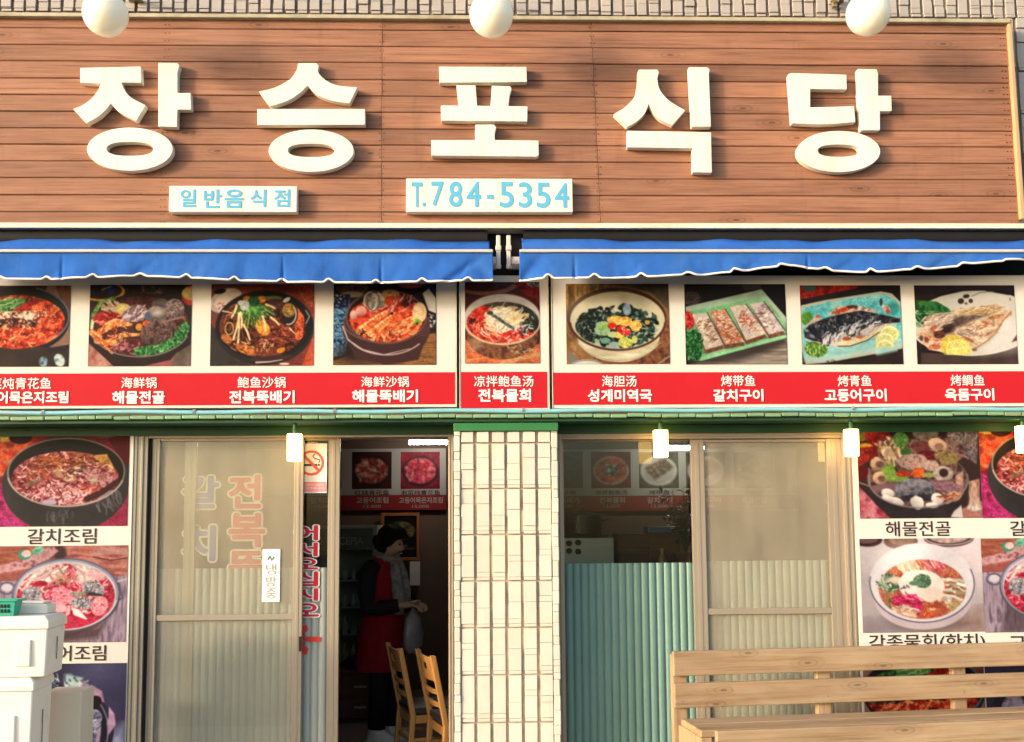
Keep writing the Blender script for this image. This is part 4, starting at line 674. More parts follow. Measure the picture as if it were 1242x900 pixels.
def art_seafood_hotpot(st):
    p = Art(30, 20, 925, 685, st, (60, 40, 40), 27)
    p.poly([(30, 450), (250, 685), (30, 685)], [(150, 40, 66), (206, 130, 146), (176, 70, 90)], (80, .3)); p.poly([(770, 620), (925, 560), (925, 685), (760, 685)], (176, 116, 106)); p.ell(60, 60, 60, 60, (130, 120, 30)); p.ell(180, 80, 90, 70, [(120, 14, 20), (176, 40, 40)], tex=(40, .3)); p.ell(90, 180, 70, 46, (214, 150, 40)); p.poly([(30, 170), (190, 150), (170, 230), (30, 310)], [(130, 24, 20), (176, 50, 36)], (30, .3)); p.ell(50, 350, 70, 50, (100, 20, 26)); p.ell(535, 60, 95, 60, [(110, 106, 90), (150, 146, 130)], tex=(26, .3)); p.ell(330, 50, 60, 40, (50, 44, 50))
    p.poly([(690, 20), (925, 20), (900, 290), (810, 240), (700, 150)], [(90, 80, 106), (176, 160, 160), (60, 50, 66), (130, 120, 136)], (16, .5)); p.scat(800, 130, 110, 110, 70, [(190, 180, 190), (60, 50, 76), (130, 110, 110)], 60, 8); p.stroke([(740, 170), (800, 180), (790, 220)], 16, (196, 50, 34)); p.poly([(830, 420), (915, 400), (910, 620), (820, 620)], [(150, 96, 84), (206, 180, 166), (110, 60, 56)], (20, 100, .4)); p.ell(870, 610, 56, 26, (200, 186, 180), tex=(12, .4)); p.poly([(690, 680), (770, 550), (780, 685)], (206, 200, 206))
    p.ell(465, 450, 372, 250, (52, 44, 48), tex=(100, .2)); p.ell(465, 400, 366, 208, (110, 90, 90)); m = p.mask(465, 395, 354, 200); p.ell(465, 395, 354, 200, [(90, 60, 56), (130, 100, 96), (66, 44, 46)], tex=(40, .4))
    p.stroke([(30, 420), (110, 450), (110, 320)], 10, (150, 130, 120)); p.ell(560, 200, 260, 110, [(110, 76, 70), (150, 120, 110), (76, 40, 46)], tex=(36, .4), warp=.1)
    for (x, y, r) in [(180, 285, 60), (190, 390, 56)]: p.ell(x, y, r, r * .85, (196, 160, 136), lit=.3, tex=(20, .2)); p.ell(x + 8, y + 4, r * .5, r * .4, (120, 84, 70), tex=(14, .3))
    p.scat(270, 190, 80, 90, 60, [(214, 180, 140), (150, 106, 80), (230, 204, 170)], 70, 14, 75, 25); p.scat(270, 130, 80, 40, 40, [(230, 206, 176), (120, 80, 60)], 20, 18, kind='ell'); p.ell(350, 110, 56, 60, [(60, 120, 40), (120, 170, 80)], tex=(16, .4), warp=.2); p.ell(385, 200, 40, 30, (60, 110, 50)); p.ell(500, 160, 80, 40, [(96, 40, 46), (130, 70, 66)], tex=(18, .4)); p.ell(620, 150, 70, 50, (206, 170, 146), rot=20, lit=.3); p.ell(630, 160, 34, 24, (150, 110, 96)); p.ell(540, 230, 80, 40, (100, 24, 34), tex=(16, .4)); p.ell(430, 270, 110, 56, [(176, 140, 130), (206, 176, 166), (140, 100, 96)], tex=(20, .4), warp=.15); p.ell(680, 240, 90, 50, [(130, 110, 60), (160, 140, 90), (90, 70, 46)], rot=15, tex=(20, .4)); p.ell(560, 300, 60, 40, (190, 160, 150), tex=(16, .4))
    p.poly([(190, 330), (280, 270), (320, 380), (260, 400)], [(110, 160, 50), (160, 196, 90)], (30, .3)); p.stroke([(240, 395), (380, 400)], 36, (130, 170, 70)); p.ell(360, 360, 56, 22, (196, 60, 30)); p.poly([(410, 370), (440, 315), (510, 320), (515, 385), (450, 390)], [(226, 100, 30), (206, 70, 30)], (40, .2)); p.ell(545, 370, 46, 18, (150, 170, 90)); p.ell(650, 360, 76, 56, [(206, 190, 180), (160, 140, 136)], tex=(24, .3)); p.ell(655, 355, 34, 32, (60, 40, 40)); p.poly([(740, 380), (800, 340), (790, 470), (740, 460)], (190, 150, 130), (20, .3))
    for k in range(8): p.stroke([(560, 420 + 6 * k), (680, 410 + 12 * k), (790, 460 + 6 * k)], 14, [(120, 76, 90), (170, 130, 146)], 8, tex=(20, .3)); p.stroke([(140, 450 + 5 * k), (240, 430 + 6 * k), (320, 440)], 12, (130, 96, 106), 6)
    p.ell(440, 480, 150, 84, [(84, 84, 104), (136, 134, 150), (60, 56, 70)], tex=(40, .3), lit=.35); p.poly([(330, 520), (380, 560), (560, 560), (570, 510)], (50, 44, 56), (30, .3)); p.ell(450, 440, 90, 26, (160, 160, 176), soft=10, a=.6)
    for (x, y, rx, ry, r) in [(240, 500, 50, 34, 20), (300, 560, 60, 26, 20), (450, 570, 54, 46, 60), (600, 545, 46, 44, 0), (560, 590, 50, 20, 0), (240, 540, 46, 20, 20)]: p.ell(x, y, rx, ry, (220, 214, 216), rot=r, lit=.2, warp=.15)
    p.scat(690, 530, 70, 26, 24, [(206, 120, 70), (160, 70, 50), (226, 180, 150)], 60, 8, -15, 30); p.ring(465, 400, 366, 208, 9, (136, 126, 130), a0=-10, a1=190)
    return p

def art_cold_raw_soup(st):
    p = Art(25, 50, 952, 750, st, (196, 186, 196), 29)
    p.grade(.1, -.25); p.shade(.08, 200); p.poly([(400, 760), (952, 560), (952, 760)], [(150, 120, 116), (176, 146, 140)], (60, .3), soft=30); p.poly([(25, 640), (380, 700), (380, 760), (25, 760)], (150, 136, 150), soft=30)
    p.ell(90, 60, 110, 50, (66, 40, 46)); p.ell(80, 50, 90, 34, (120, 90, 90)); p.ell(340, 70, 130, 60, (110, 80, 64)); p.ell(350, 60, 100, 40, (150, 110, 96), tex=(30, .3)); p.ell(710, 50, 190, 66, (76, 50, 56)); p.ell(710, 42, 150, 46, (190, 160, 160), tex=(30, .3)); p.ring(710, 45, 180, 56, 8, (206, 190, 190), a0=0, a1=180)
    p.ell(500, 640, 260, 100, (120, 100, 104), soft=16); p.ell(490, 500, 370, 230, (206, 190, 204)); p.ell(490, 380, 402, 294, (226, 222, 236), tex=(200, .05)); p.ring(490, 384, 398, 292, 9, (84, 80, 110), a0=-20, a1=190); p.ell(360, 230, 200, 100, (238, 238, 246), soft=40, a=.7)
    m = p.mask(490, 430, 332, 222)
    p.ell(490, 430, 332, 222, [(176, 80, 56), (206, 120, 90), (190, 96, 70)], tex=(60, .2)); p.scat(490, 250, 200, 40, 24, [(206, 150, 110), (150, 100, 60), (226, 176, 150)], 40, 9, clip=m)
    p.scat(390, 260, 70, 50, 40, [(236, 200, 170), (226, 170, 130), (250, 226, 206)], 90, 11, 60, 15, clip=m); p.scat(590, 260, 70, 50, 40, [(236, 130, 136), (250, 190, 190), (206, 84, 96)], 90, 10, 55, 12, clip=m); p.ell(240, 380, 80, 70, [(70, 110, 76), (130, 160, 126), (50, 90, 60)], tex=(18, .5), warp=.2); p.scat(230, 390, 80, 60, 40, [(150, 180, 150), (50, 90, 60), (220, 210, 196)], 40, 10); p.ell(290, 360, 46, 26, (226, 206, 190))
    p.scat(740, 460, 90, 90, 60, [(240, 236, 230), (206, 200, 190), (150, 160, 120), (180, 110, 80)], 110, 16, 12, 22, clip=m); p.scat(740, 570, 90, 40, 30, [(176, 160, 100), (206, 190, 140)], 60, 9, clip=m); p.scat(230, 510, 60, 50, 20, [(96, 130, 70), (190, 110, 80)], 60, 9, 80, 20, clip=m)
    p.ell(480, 400, 175, 115, [(246, 232, 226), (252, 246, 244)], tex=(60, .05), warp=.12); p.ell(560, 470, 90, 60, (244, 224, 216)); p.ell(495, 370, 66, 52, [(60, 100, 70), (120, 160, 124)], tex=(10, .5), warp=.2); p.ell(430, 385, 40, 18, (96, 140, 110)); p.scat(490, 370, 66, 50, 40, [(150, 190, 160), (50, 84, 60)], 12, 8, kind='ell'); p.scat(350, 415, 50, 14, 8, [(60, 60, 90)], 10, 9)
    p.poly([(270, 480), (440, 465), (490, 540), (460, 640), (420, 600), (400, 550), (260, 540)], [(206, 24, 84), (236, 70, 130), (176, 10, 60)], (20, .3)); p.scat(370, 530, 100, 50, 30, [(250, 130, 170), (170, 10, 60)], 90, 7, 20, 25); p.poly([(250, 560), (380, 545), (440, 640), (300, 620)], [(240, 226, 206), (214, 176, 150)], (30, .2), clip=m); p.scat(340, 590, 80, 30, 24, [(250, 244, 236), (206, 150, 120)], 90, 10, 10, 20, clip=m); p.poly([(490, 560), (600, 510), (640, 620), (540, 650), (470, 640)], [(196, 84, 50), (214, 110, 76)], (40, .2), clip=m); p.ell(560, 580, 30, 8, (246, 206, 160))
    return p

def art_small_pot(st, seed, cols, bowl=(30, 28, 32), bg=(70, 30, 34), top=None):
    p = Art(0, 0, 480, 480, st, bg, seed); p.shade(.3, 120); p.ell(240, 250, 215, 190, bowl); p.ell(240, 245, 196, 168, cols, tex=(40, .4))
    p.scat(240, 245, 180, 150, 70, cols, 70, 14)
    if top: p.ell(240, 235, 80, 60, top, tex=(24, .4), warp=.2); p.scat(240, 235, 90, 70, 20, [(240, 236, 220), (40, 40, 44)], 50, 12)
    return p

def art_small_plate(st, seed):
    p = Art(0, 0, 480, 480, st, (96, 84, 76), seed); p.shade(.3, 90); p.ell(240, 250, 222, 200, (214, 210, 200)); p.ell(240, 250, 190, 170, (190, 184, 176))
    p.poly([(70, 210), (310, 80), (430, 200), (190, 380)], [(110, 84, 66), (170, 140, 116), (90, 66, 50)], (24, .4)); p.scat(250, 220, 150, 70, 70, [(200, 170, 140), (76, 50, 40)], 36, 9, arot=-30)
    for k in range(3): p.stroke([(130 + 60 * k, 180 - 32 * k), (250 + 60 * k, 340 - 45 * k)], 8, (60, 44, 36))
    return p

def art_black_bowl(st):
    p = Art(0, 0, 480, 900, st, (34, 28, 26), 41); p.shade(.3, 150); p.ell(240, 330, 230, 240, (24, 22, 24)); p.ell(250, 330, 180, 190, [(110, 106, 60), (150, 140, 90), (80, 70, 40)], tex=(60, .4)); p.ell(170, 250, 60, 70, (50, 40, 30)); p.scat(250, 330, 160, 160, 40, [(170, 160, 110), (70, 60, 40)], 60, 14); p.stroke([(60, 700), (420, 690)], 40, (96, 86, 76)); p.poly([(120, 620), (330, 610), (330, 660), (120, 670)], (120, 116, 110))
    return p
# ---------------------------------------------------------------- text and prints
def text_geo(body):
    c = bpy.data.curves.new('t', 'FONT'); c.body = body; c.size = 1; c.resolution_u = 4
    o = bpy.data.objects.new('t', c); sc.collection.objects.link(o); me = bpy.data.meshes.new_from_object(o.evaluated_get(bpy.context.evaluated_depsgraph_get()))
    V = np.array([v.co[:] for v in me.vertices]); Fc = [tuple(p.vertices) for p in me.polygons]
    bpy.data.objects.remove(o); bpy.data.curves.remove(c); bpy.data.meshes.remove(me); return V, Fc
def add_text(mb, body, a, b, c, d, Y, bold=.02, outline=0, m0=0, m1=1, n=8):
    # fits the ink of the word into the measured box a, b, c, d on the plane y = Y; weight comes from shifted copies
    x0, x1, z0, z1 = rect(a, b, c, d, Y); V, Fc = text_geo(body); lo = V.min(0) - bold; hi = V.max(0) + bold; lay = 0
    for rad, mi in (((bold + outline, m1),) if outline else ()) + ((bold, m0),):
        sh = [(0, 0)] + [(rad * math.cos(6.2832 * k / m_), rad * math.sin(6.2832 * k / m_)) for m_ in ([12] if outline and mi == m1 else [n if rad > .004 else 0]) for k in range(m_)]
        if rad > .05: sh += [(x * .5, y * .5) for x, y in sh[1:]]
        for dx, dz in sh:
            u = (V[:, 0] + dx - lo[0]) / (hi[0] - lo[0]); v = (V[:, 1] + dz - lo[1]) / (hi[1] - lo[1])
            mb.m = mi; mb.add([(x0 + (x1 - x0) * p, Y - lay, z0 + (z1 - z0) * q) for p, q in zip(u, v)], Fc); lay += .00006
        lay += .0004
    mb.m = 0
PRINTS = {}
def print_mesh(key, art):
    c = art.out(); h, w_ = c.shape[:2]; nx, ny = w_ - 1, h - 1
    me = bpy.data.meshes.new(key); u = np.linspace(0, 1, w_); v = np.linspace(1, 0, h); U, V = np.meshgrid(u, v)
    co = np.stack([U, np.zeros_like(U), V], -1).reshape(-1, 3).astype(np.float32)
    i = (np.arange(ny)[:, None] * w_ + np.arange(nx)[None]).ravel()
    fs = np.stack([i, i + w_, i + w_ + 1, i + 1], -1)
    me.vertices.add(len(co)); me.vertices.foreach_set('co', co.ravel()); me.loops.add(fs.size); me.loops.foreach_set('vertex_index', fs.ravel().astype(np.int32))
    me.polygons.add(len(fs)); me.polygons.foreach_set('loop_start', np.arange(0, fs.size, 4, dtype=np.int32)); me.update(calc_edges=True)
    at = me.attributes.new('print_colour', 'FLOAT_COLOR', 'POINT'); at.data.foreach_set('color', np.concatenate([c.reshape(-1, 3), np.ones((h * w_, 1))], 1).ravel().astype(np.float32))
    me.materials.append(M['print']); return me
def photo(key, art, a, b, c, d, Y, parent, name='food_photo', label=None, crop=None):
    if key not in PRINTS: PRINTS[key] = print_mesh(key, art())
    x0, x1, z0, z1 = rect(a, b, c, d, Y); o = link(bpy.data.objects.new(name, PRINTS[key]), parent)
    off = wloc(parent); o.location = (x0 - off.x, Y - off.y, z0 - off.z); o.scale = (x1 - x0, 1, z1 - z0)
    if label: o['label'] = label
    return o

# ---------------------------------------------------------------- ground
g = MB(); g.box(-60, 60, -60, 40, -.5, -.12); tag(g.build('road', M['asphalt']), kind='structure')
g = MB(); g.box(-30, 30, -2.6, -.0, -.119, 0); tag(g.build('pavement', M['paving'], bevel=.01), kind='structure')

# ---------------------------------------------------------------- building
ZL = Z(621, 507, -.25)                                     # underside of the green ledge
ZD = Z(300, 526, 0)                                        # top of the doors
xA, xB = X(157, 700, 0), X(549, 700, 0); xC, xD = X(677, 700, 0), X(1040, 650, 0)
bld = thing('restaurant_building', (0, 0, 0), 'tiled restaurant building with green ledge, beige tile pillar and dark dining room', 'building')
b = MB()
b.box(-5.5, xA, 0, .12, 0, ZD); b.box(xB, xC, 0, .12, 0, ZD); b.box(xD, 5.5, 0, .12, 0, ZD); b.box(-5.5, 5.5, 0, .12, ZD, 6.2)
b.box(-5.5, -5.38, .12, 4.5, 0, 6.2); b.box(5.38, 5.5, .12, 4.5, 0, 6.2); b.box(-5.38, 5.38, 4.38, 4.5, 0, 6.2)
b.build('wall', M['wall'], bld)
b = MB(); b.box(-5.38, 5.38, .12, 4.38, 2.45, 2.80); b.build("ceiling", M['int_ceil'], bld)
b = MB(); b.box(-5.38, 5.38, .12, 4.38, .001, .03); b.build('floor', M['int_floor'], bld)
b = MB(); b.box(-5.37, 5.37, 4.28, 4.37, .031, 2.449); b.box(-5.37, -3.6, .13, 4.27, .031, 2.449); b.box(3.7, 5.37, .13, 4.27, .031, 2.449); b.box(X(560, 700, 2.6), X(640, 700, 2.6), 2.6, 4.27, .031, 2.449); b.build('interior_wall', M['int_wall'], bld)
b = MB(); b.box(-5.5, 5.5, 0, 4.5, 6.2, 6.35); b.build('roof', M['roofc'], bld)

def tiles(mb, gr, a, b_, c, d, Y, pw, ph, thick=.018, seed=1, gap=.0132):
    # stacked upright tiles with stepped faces; pw, ph in metres
    rr = random.Random(seed); x0, x1, z0, z1 = rect(a, b_, c, d, Y); n = max(1, round((x1 - x0) / pw)); pw = (x1 - x0) / n
    gr.box(x0, x1, Y + thick, Y + thick + .02, z0, z1)
    z = z1
    row = 0
    while z > z0 + .01:
        h = ph if row else ph * .26
        zb = max(z0, z - h); row += 1
        for i in range(n):
            xa = x0 + i * pw + gap / 2 * 1.35 + rr.uniform(-.0012, .0012); xb = x0 + (i + 1) * pw - gap / 2 * 1.35 + rr.uniform(-.0012, .0012); t = z - .0035; bot = zb + .0035; rv = rr.random()
            cuts = sorted([rr.choice([.18, .42, .55, .68]) * (t - bot) + bot for _ in range(rr.choice([1, 2, 2]))]) if h > .1 else []
            if h > .1: cuts = sorted(set(cuts + [bot + .018]))
            zz = [bot] + cuts + [t]
            for k in range(len(zz) - 1):
                if zz[k + 1] - zz[k] < .004: continue
                dy = rr.choice([0, .002, .005, .009]) + rr.uniform(0, .003); mb.box(xa + (0 if k else .002), xb, Y + dy, Y + thick, zz[k] + .0016, zz[k + 1], rv * .7 + rr.random() * .3)
        z = zb
# pillar between the door and the window
pil = MB(); pg = MB(); tiles(pil, pg, 558, 523, 672, 1000, -.21, .0838, .255, seed=4)
xp0, xp1, _, zpt = rect(553, 523, 676, 1000, -.2); pg.box(xp0 + .015, xp1 - .012, -.19, 0, 0, zpt)
pb = pg.build('pillar', M['grout'], bld)
pil.build('pillar_tiles', M['tile'], pb, bevel=.0022, seg=1)
rough = MB(); rr = random.Random(8)
for px_, sgn in ((555, 1), (674.5, -1)):
    z = 0.0; xx = X(px_, 700, -.21); rough = MB()
    while z < zpt:
        h = rr.uniform(.03, .09); rough.box(xx - .016 - rr.uniform(0, .004), xx + .016 + rr.uniform(-.003, .003), -.212 + rr.uniform(-.004, .006), -.185, z, min(z + h, zpt), rr.random()); z += h + .001
    rough.build('mortar_edge', M['tile'], pb, bevel=.005)
b = MB(); b.pxbox(550, 512.5, 677, 522.5, -.222, -.17); b.build('pillar_cap', M['green_lit'], bld, bevel=.003)
# tiled wall strips round the sign
tw = MB(); tg = MB(); tiles(tw, tg, -90, -75, 1330, 17.5, -.02, .073, .27, seed=9, gap=.012)
tiles(tw, tg, 1216, 21, 1330, 300, -.02, .105, .27, seed=11, gap=.013)
wt = tg.build('upper_cladding', M['grout_grey'], bld); tw.build('cladding_tiles', M['tile_grey'], wt, bevel=.002, seg=1)

# ledge
led = thing('tiled_ledge', (0, -.12, ZL), 'narrow green tiled ledge running above the doors and windows', 'ledge')
b = MB(); rr = random.Random(3); zt = Z(621, 502.6, -.25)
for i in range(-6, 68):
    xa = X(-8 + i * 20.8, 503, -.26); xb = X(-8 + (i + 1) * 20.8, 503, -.26) - .005; j = rr.uniform(-.003, .003); b.box(xa, xb, -.262 + rr.uniform(-.003, .003), -.004, ZL + j + .001, zt + j, rr.random())
b.build('ledge_tiles', M['green_tile'], led, bevel=.004)
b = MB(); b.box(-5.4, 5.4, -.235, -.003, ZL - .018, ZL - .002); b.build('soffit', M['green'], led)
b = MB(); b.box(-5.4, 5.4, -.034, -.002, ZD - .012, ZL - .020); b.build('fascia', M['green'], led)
b = MB(); yy = -.225; zz = Z(300, 499.3, yy)
pts = [(X(-90 + i * 28, 499.3, yy), yy, zz + .0035 * math.sin(i * .9) - .002 * i / 25) for i in range(52)]
b.tube(pts, .0125, 10)
pipe = b.build('water_pipe', M['cyan'], smooth=True); tag(pipe, 'thin sky blue pipe running along the ledge under the menu banners', 'pipe')
b = MB()
for px_ in (53, 236, 406, 635, 1035): p = P(px_, 499.3, yy); b.tube([(p.x - .008, yy, zz), (p.x + .008, yy, zz)], .0155, 10)
b.build('pipe_clip', M['steel'], pipe)

# ---------------------------------------------------------------- wooden sign board
YS = -.12
sign = thing('wooden_signboard', (0, YS, Z(621, 272, YS)), 'long weathered brown plank signboard with five large cream letters', 'signboard')
b = MB(); rr = random.Random(12)
xl = -5.0
lines = [18.5, 36.3, 56.5, 76, 96.8, 116.5, 136.2, 156.3, 175.8, 196, 216.3, 236.8, 257, 272]
def right_edge(z): # the board's right end leans a little
    zt_, zb_ = Z(1220, 27, YS), Z(1236, 272, YS); t = (z - zb_) / (zt_ - zb_); return X(1236, 272, YS) * (1 - t) + X(1220, 27, YS) * t
seams = [(-1, -90), (463, 463), (719, 727)]
for k in range(13):
    z1_ = Z(500, lines[k], YS) - .0017; z0_ = Z(500, lines[k + 1], YS) + .0017
    xs = [xl, X(463, 150, YS), X(719 + .62 * k, 150, YS), None]
    for j in range(3):
        xa = xs[j] + (.001 if j else 0); dy = rr.uniform(0, .006); rv = rr.random()
        xb = xs[j + 1] - .001 if xs[j + 1] is not None else None
        y0 = YS + dy; y1 = YS + .03; ch = .004
        n = 2
        for zlo, zhi, yy0 in ((z0_, z1_, y0),):
            xr0 = xb if xb is not None else right_edge(zlo); xr1 = xb if xb is not None else right_edge(zhi)
            V = [(xa, yy0 + ch, zlo), (xr0, yy0 + ch, zlo), (xr0, yy0, zlo + ch), (xr1, yy0, zhi - ch), (xr1, yy0 + ch, zhi), (xa, yy0 + ch, zhi), (xa, yy0, zhi - ch), (xa, yy0, zlo + ch),
                 (xa, y1, zlo), (xr0, y1, zlo), (xr1, y1, zhi), (xa, y1, zhi)]
            b.add(V, [(0, 1, 2, 7), (7, 2, 3, 6), (6, 3, 4, 5), (8, 9, 1, 0), (5, 4, 10, 11), (11, 10, 9, 8), (1, 9, 10, 4, 3, 2), (0, 7, 6, 5, 11, 8)], rv)
planks = b.build('plank_panel', M['sign_wood'], sign)
b = MB()
for k in range(13):
    zc = (Z(500, lines[k], YS) + Z(500, lines[k + 1], YS)) / 2
    for xx in (X(463, 150, YS), X(719 + .62 * k, 150, YS), right_edge(zc) - .03, X(200, 150, YS)):
        for dz in (-.022, .022):
            for dx in (-.011, .011): b.tube([(xx + dx + rr.uniform(-.003, .003), YS - .0005, zc + dz), (xx + dx, YS + .01, zc + dz)], .0028, 6)
b.build('nail', M['slot'], planks)
b = MB(); b.box(xl, right_edge(3) + .0, YS + .031, -.041, Z(621, 272, YS), Z(621, 18.5, YS)); b.build('backing_board', M['black'], sign)
b = MB(); zt0, zt1 = Z(500, 276.5, YS - .05), Z(500, 271, YS - .05); b.box(xl, 5.0, YS - .05, -.04, zt0, zt1 - .006); b.box(xl, 5.0, YS - .042, -.04, zt1 - .0055, zt1 + .006); b.build('bottom_trim', M['trim'], sign, bevel=.003)
b = MB(); c0 = Z(300, 22, YS - .03); c1 = Z(300, 18.5, YS - .03); b.box(xl, right_edge(c1) + .012, YS - .03, -.041, c0 + .004, c1 + .010); b.build('top_trim', M['cap_trim'], sign, bevel=.003)
b = MB(); zb_, zt_ = Z(1236, 271, YS), Z(1220, 24, YS); e0, e1 = right_edge(zb_), right_edge(zt_)
b.prism([(e0 + .001, zb_ + .02), (e0 + .03, zb_ + .02), (e1 + .026, zt_), (e1 + .001, zt_)], YS - .022, -.0405); b.build('side_trim', M['gold_trim'], sign, bevel=.005)
LT = .050
def zz2(o, pts, smooth=()):
    return [(lambda q: (q.x, q.z))(P(o[0] + x / 6, o[1] + y / 6, YS - LT)) for x, y in pts]
def curve(pts):                                             # 'c' marks a smooth control run (Catmull-Rom) between corners
    out = []; n = len(pts)
    for i in range(n):
        p = pts[i]
        if len(p) == 3 or len(pts[(i + 1) % n]) == 3:
            a_ = pts[i - 1] if len(p) == 3 else p; b_ = p; c_ = pts[(i + 1) % n]; d_ = pts[(i + 2) % n] if len(c_) == 3 else c_
            for k in range(5):
                t = k / 5; out.append(tuple(.5 * (2 * b_[j] + (c_[j] - a_[j]) * t + (2 * a_[j] - 5 * b_[j] + 4 * c_[j] - d_[j]) * t * t + (3 * b_[j] - a_[j] - 3 * c_[j] + d_[j]) * t ** 3) for j in (0, 1)))
        else: out.append(p[:2])
    return out
def oval(cx, cy, rx, ry, p=2.0, n=48):
    return [(cx + rx * math.copysign(abs(math.cos(6.2832 * k / n)) ** (2 / p), math.cos(6.2832 * k / n)), cy + ry * math.copysign(abs(math.sin(6.2832 * k / n)) ** (2 / p), math.sin(6.2832 * k / n))) for k in range(n)]
s1 = 1
LET = [
 ((80, 65), [[(103, 103), (545, 92), (550, 212), (405, 210), (430, 270, s1), (480, 322, s1), (582, 376), (512, 490), (440, 455, s1), (375, 415, s1), (328, 362), (290, 410, s1), (230, 462, s1), (148, 508), (50, 402), (130, 368, s1), (205, 305, s1), (257, 218), (103, 212)],
   [(672, 65), (812, 67), (828, 88), (813, 135), (812, 286), (908, 285), (912, 408), (812, 408), (808, 535), (672, 530)]], ((465, 695, 313, 158), (465, 693, 168, 50))),
 ((300, 65), [[(370, 68), (505, 68), (520, 93), (512, 130), (560, 185, s1), (650, 228, s1), (802, 245), (745, 362), (630, 345, s1), (510, 300, s1), (440, 232), (380, 290, s1), (290, 345, s1), (165, 385), (82, 275), (200, 245, s1), (310, 185, s1), (362, 112)],
   [(72, 402), (856, 402), (857, 518), (72, 520)]], ((465, 706, 310, 155), (465, 704, 168, 48))),
 ((510, 65), [[(135, 94), (772, 95), (776, 206), (138, 212)], [(262, 228), (402, 230), (404, 262), (413, 378), (510, 380), (520, 232), (655, 236), (664, 258), (650, 300), (640, 381), (780, 383), (778, 494), (150, 488), (148, 376), (278, 378)],
   [(398, 515), (535, 515), (553, 537), (541, 575), (542, 628), (860, 632), (862, 740), (845, 750), (80, 742), (78, 628), (398, 628)]], None),
 ((735, 65), [[(240, 115), (375, 115), (386, 132), (375, 180), (392, 260, s1), (460, 340, s1), (578, 412), (485, 520), (400, 480, s1), (345, 425, s1), (313, 365), (280, 440, s1), (220, 497, s1), (155, 533), (55, 440), (140, 388, s1), (208, 310, s1), (232, 200), (232, 130)],
   [(602, 98), (740, 98), (757, 116), (750, 150), (765, 532), (625, 532)], [(155, 560), (766, 572), (772, 866), (632, 864), (630, 690), (155, 682)]], None),
 ((945, 65), [[(68, 148), (90, 140), (492, 152), (494, 260), (228, 258), (228, 390), (547, 382), (557, 498), (420, 511), (300, 515), (95, 508)], [(572, 110), (712, 112), (722, 150), (722, 305), (818, 305), (822, 418), (735, 420), (736, 558), (598, 558), (580, 330)]], ((435, 712, 303, 151), (435, 706, 152, 44))),
]
for o_, polys, ring in LET:
    b = MB()
    for pl in polys: b.prism(zz2(o_, curve(pl)), YS - LT, YS - .0005)
    if ring: b.ringprism(zz2(o_, oval(*ring[0])), zz2(o_, oval(*ring[1], p=2.4)), YS - LT, YS - .0005)
    b.build('sign_letter', M['cream'], sign, bevel=.0035)
# small plaques
def plaque(a, b_, c, d, txt, label, bold, groups):
    t = thing('sign_plaque', P((a + c) / 2, d, YS - .05), label, 'sign'); m = MB(); m.pxbox(a, b_, c, d, YS - .058, YS - .0005); m.build('panel', M['cream'], t, bevel=.003)
    m = MB()
    for s_, r_ in groups: add_text(m, s_, *r_, YS - .060, bold * .8)
    m.build('lettering', M['textblue'], t)
def zb(x, y): return (195 + x / 6.9, 215 + y / 6.9)
G = []
for ch, (x0, y0, x1, y1) in zip('일반음식점', [(163, 100, 297, 250), (358, 100, 512, 258), (532, 100, 697, 258), (748, 100, 882, 252), (948, 100, 1083, 248)]):
    G.append((ch, (*zb(x0, y0), *zb(x1, y1))))
plaque(205, 225.5, 360, 257, '', 'smaller cream plaque with five light blue syllables, under the second big letter', .035, G)
def zc_(x, y): return (485 + x / 5.645, 205 + y / 5.645)
G = []
for ch, (x0, y0, x1, y1) in zip('T.784-5354', [(80, 90, 155, 262), (152, 228, 178, 256), (215, 85, 300, 255), (336, 85, 428, 260), (456, 85, 555, 260), (595, 176, 645, 206), (683, 88, 780, 265), (812, 90, 905, 265), (935, 92, 1030, 266), (1060, 95, 1158, 266)]):
    G.append((ch, (*zc_(x0, y0), *zc_(x1, y1))))
plaque(492.5, 216.5, 694.5, 257, '', 'longer cream plaque with the light blue telephone number', .022, G)

# ---------------------------------------------------------------- globe lamps
YG = -.50
gl0 = None
for i, (px_, py_, lab) in enumerate([(128, 17, 'round cream globe lamp above the first letter of the signboard'), (596, 18.5, 'round cream globe lamp above the middle letter of the signboard'), (1053, 16.5, 'round cream globe lamp above the last letter, a wire tangle beside it')]):
    c = P(px_, py_, YG)
    if i == 0:
        t = thing('globe_lamp', c, lab, 'lamp', 'globe lamps along the top of the signboard'); r_ = .1208
        m = MB(); m.ball((c.x, c.y, c.z), r_, n=40, m=24); m.build('globe', M['globe'], t, smooth=True)
        m = MB(); m.lathe([(.05, -.01), (.055, .0), (.055, .03), (.03, .045)], (c.x, c.y, c.z + r_ - .012)); m.build('collar', M['brass'], t, smooth=40)
        m = MB(); q = c.z + r_ + .03; m.tube([(c.x, c.y, q), (c.x, c.y, q + .10), (c.x, c.y + .06, q + .16), (c.x, -.03, q + .18)], .012, 10); m.lathe([(.04, 0), (.04, .012)], (c.x, -.03, q + .17)); m.build('arm', M['brass'], t, smooth=40)
        gl0 = t
    else:
        t = copy_tree(gl0); t.location = c; t['label'] = lab
b = MB(); rr = random.Random(6); q = P(1013, 5, -.06)
pts = [Vector((q.x + rr.uniform(-.03, .03), -.05 - rr.uniform(0, .04), q.z + rr.uniform(-.02, .05))) for _ in range(14)]
b.tube(pts, .004, 6); b.box(q.x - .012, q.x + .012, -.06, -.028, q.z - .012, q.z + .02)
tag(b.build('wire_bundle', M['brass'], smooth=40), 'small tangle of brown wire beside the right hand globe lamp', 'wire')

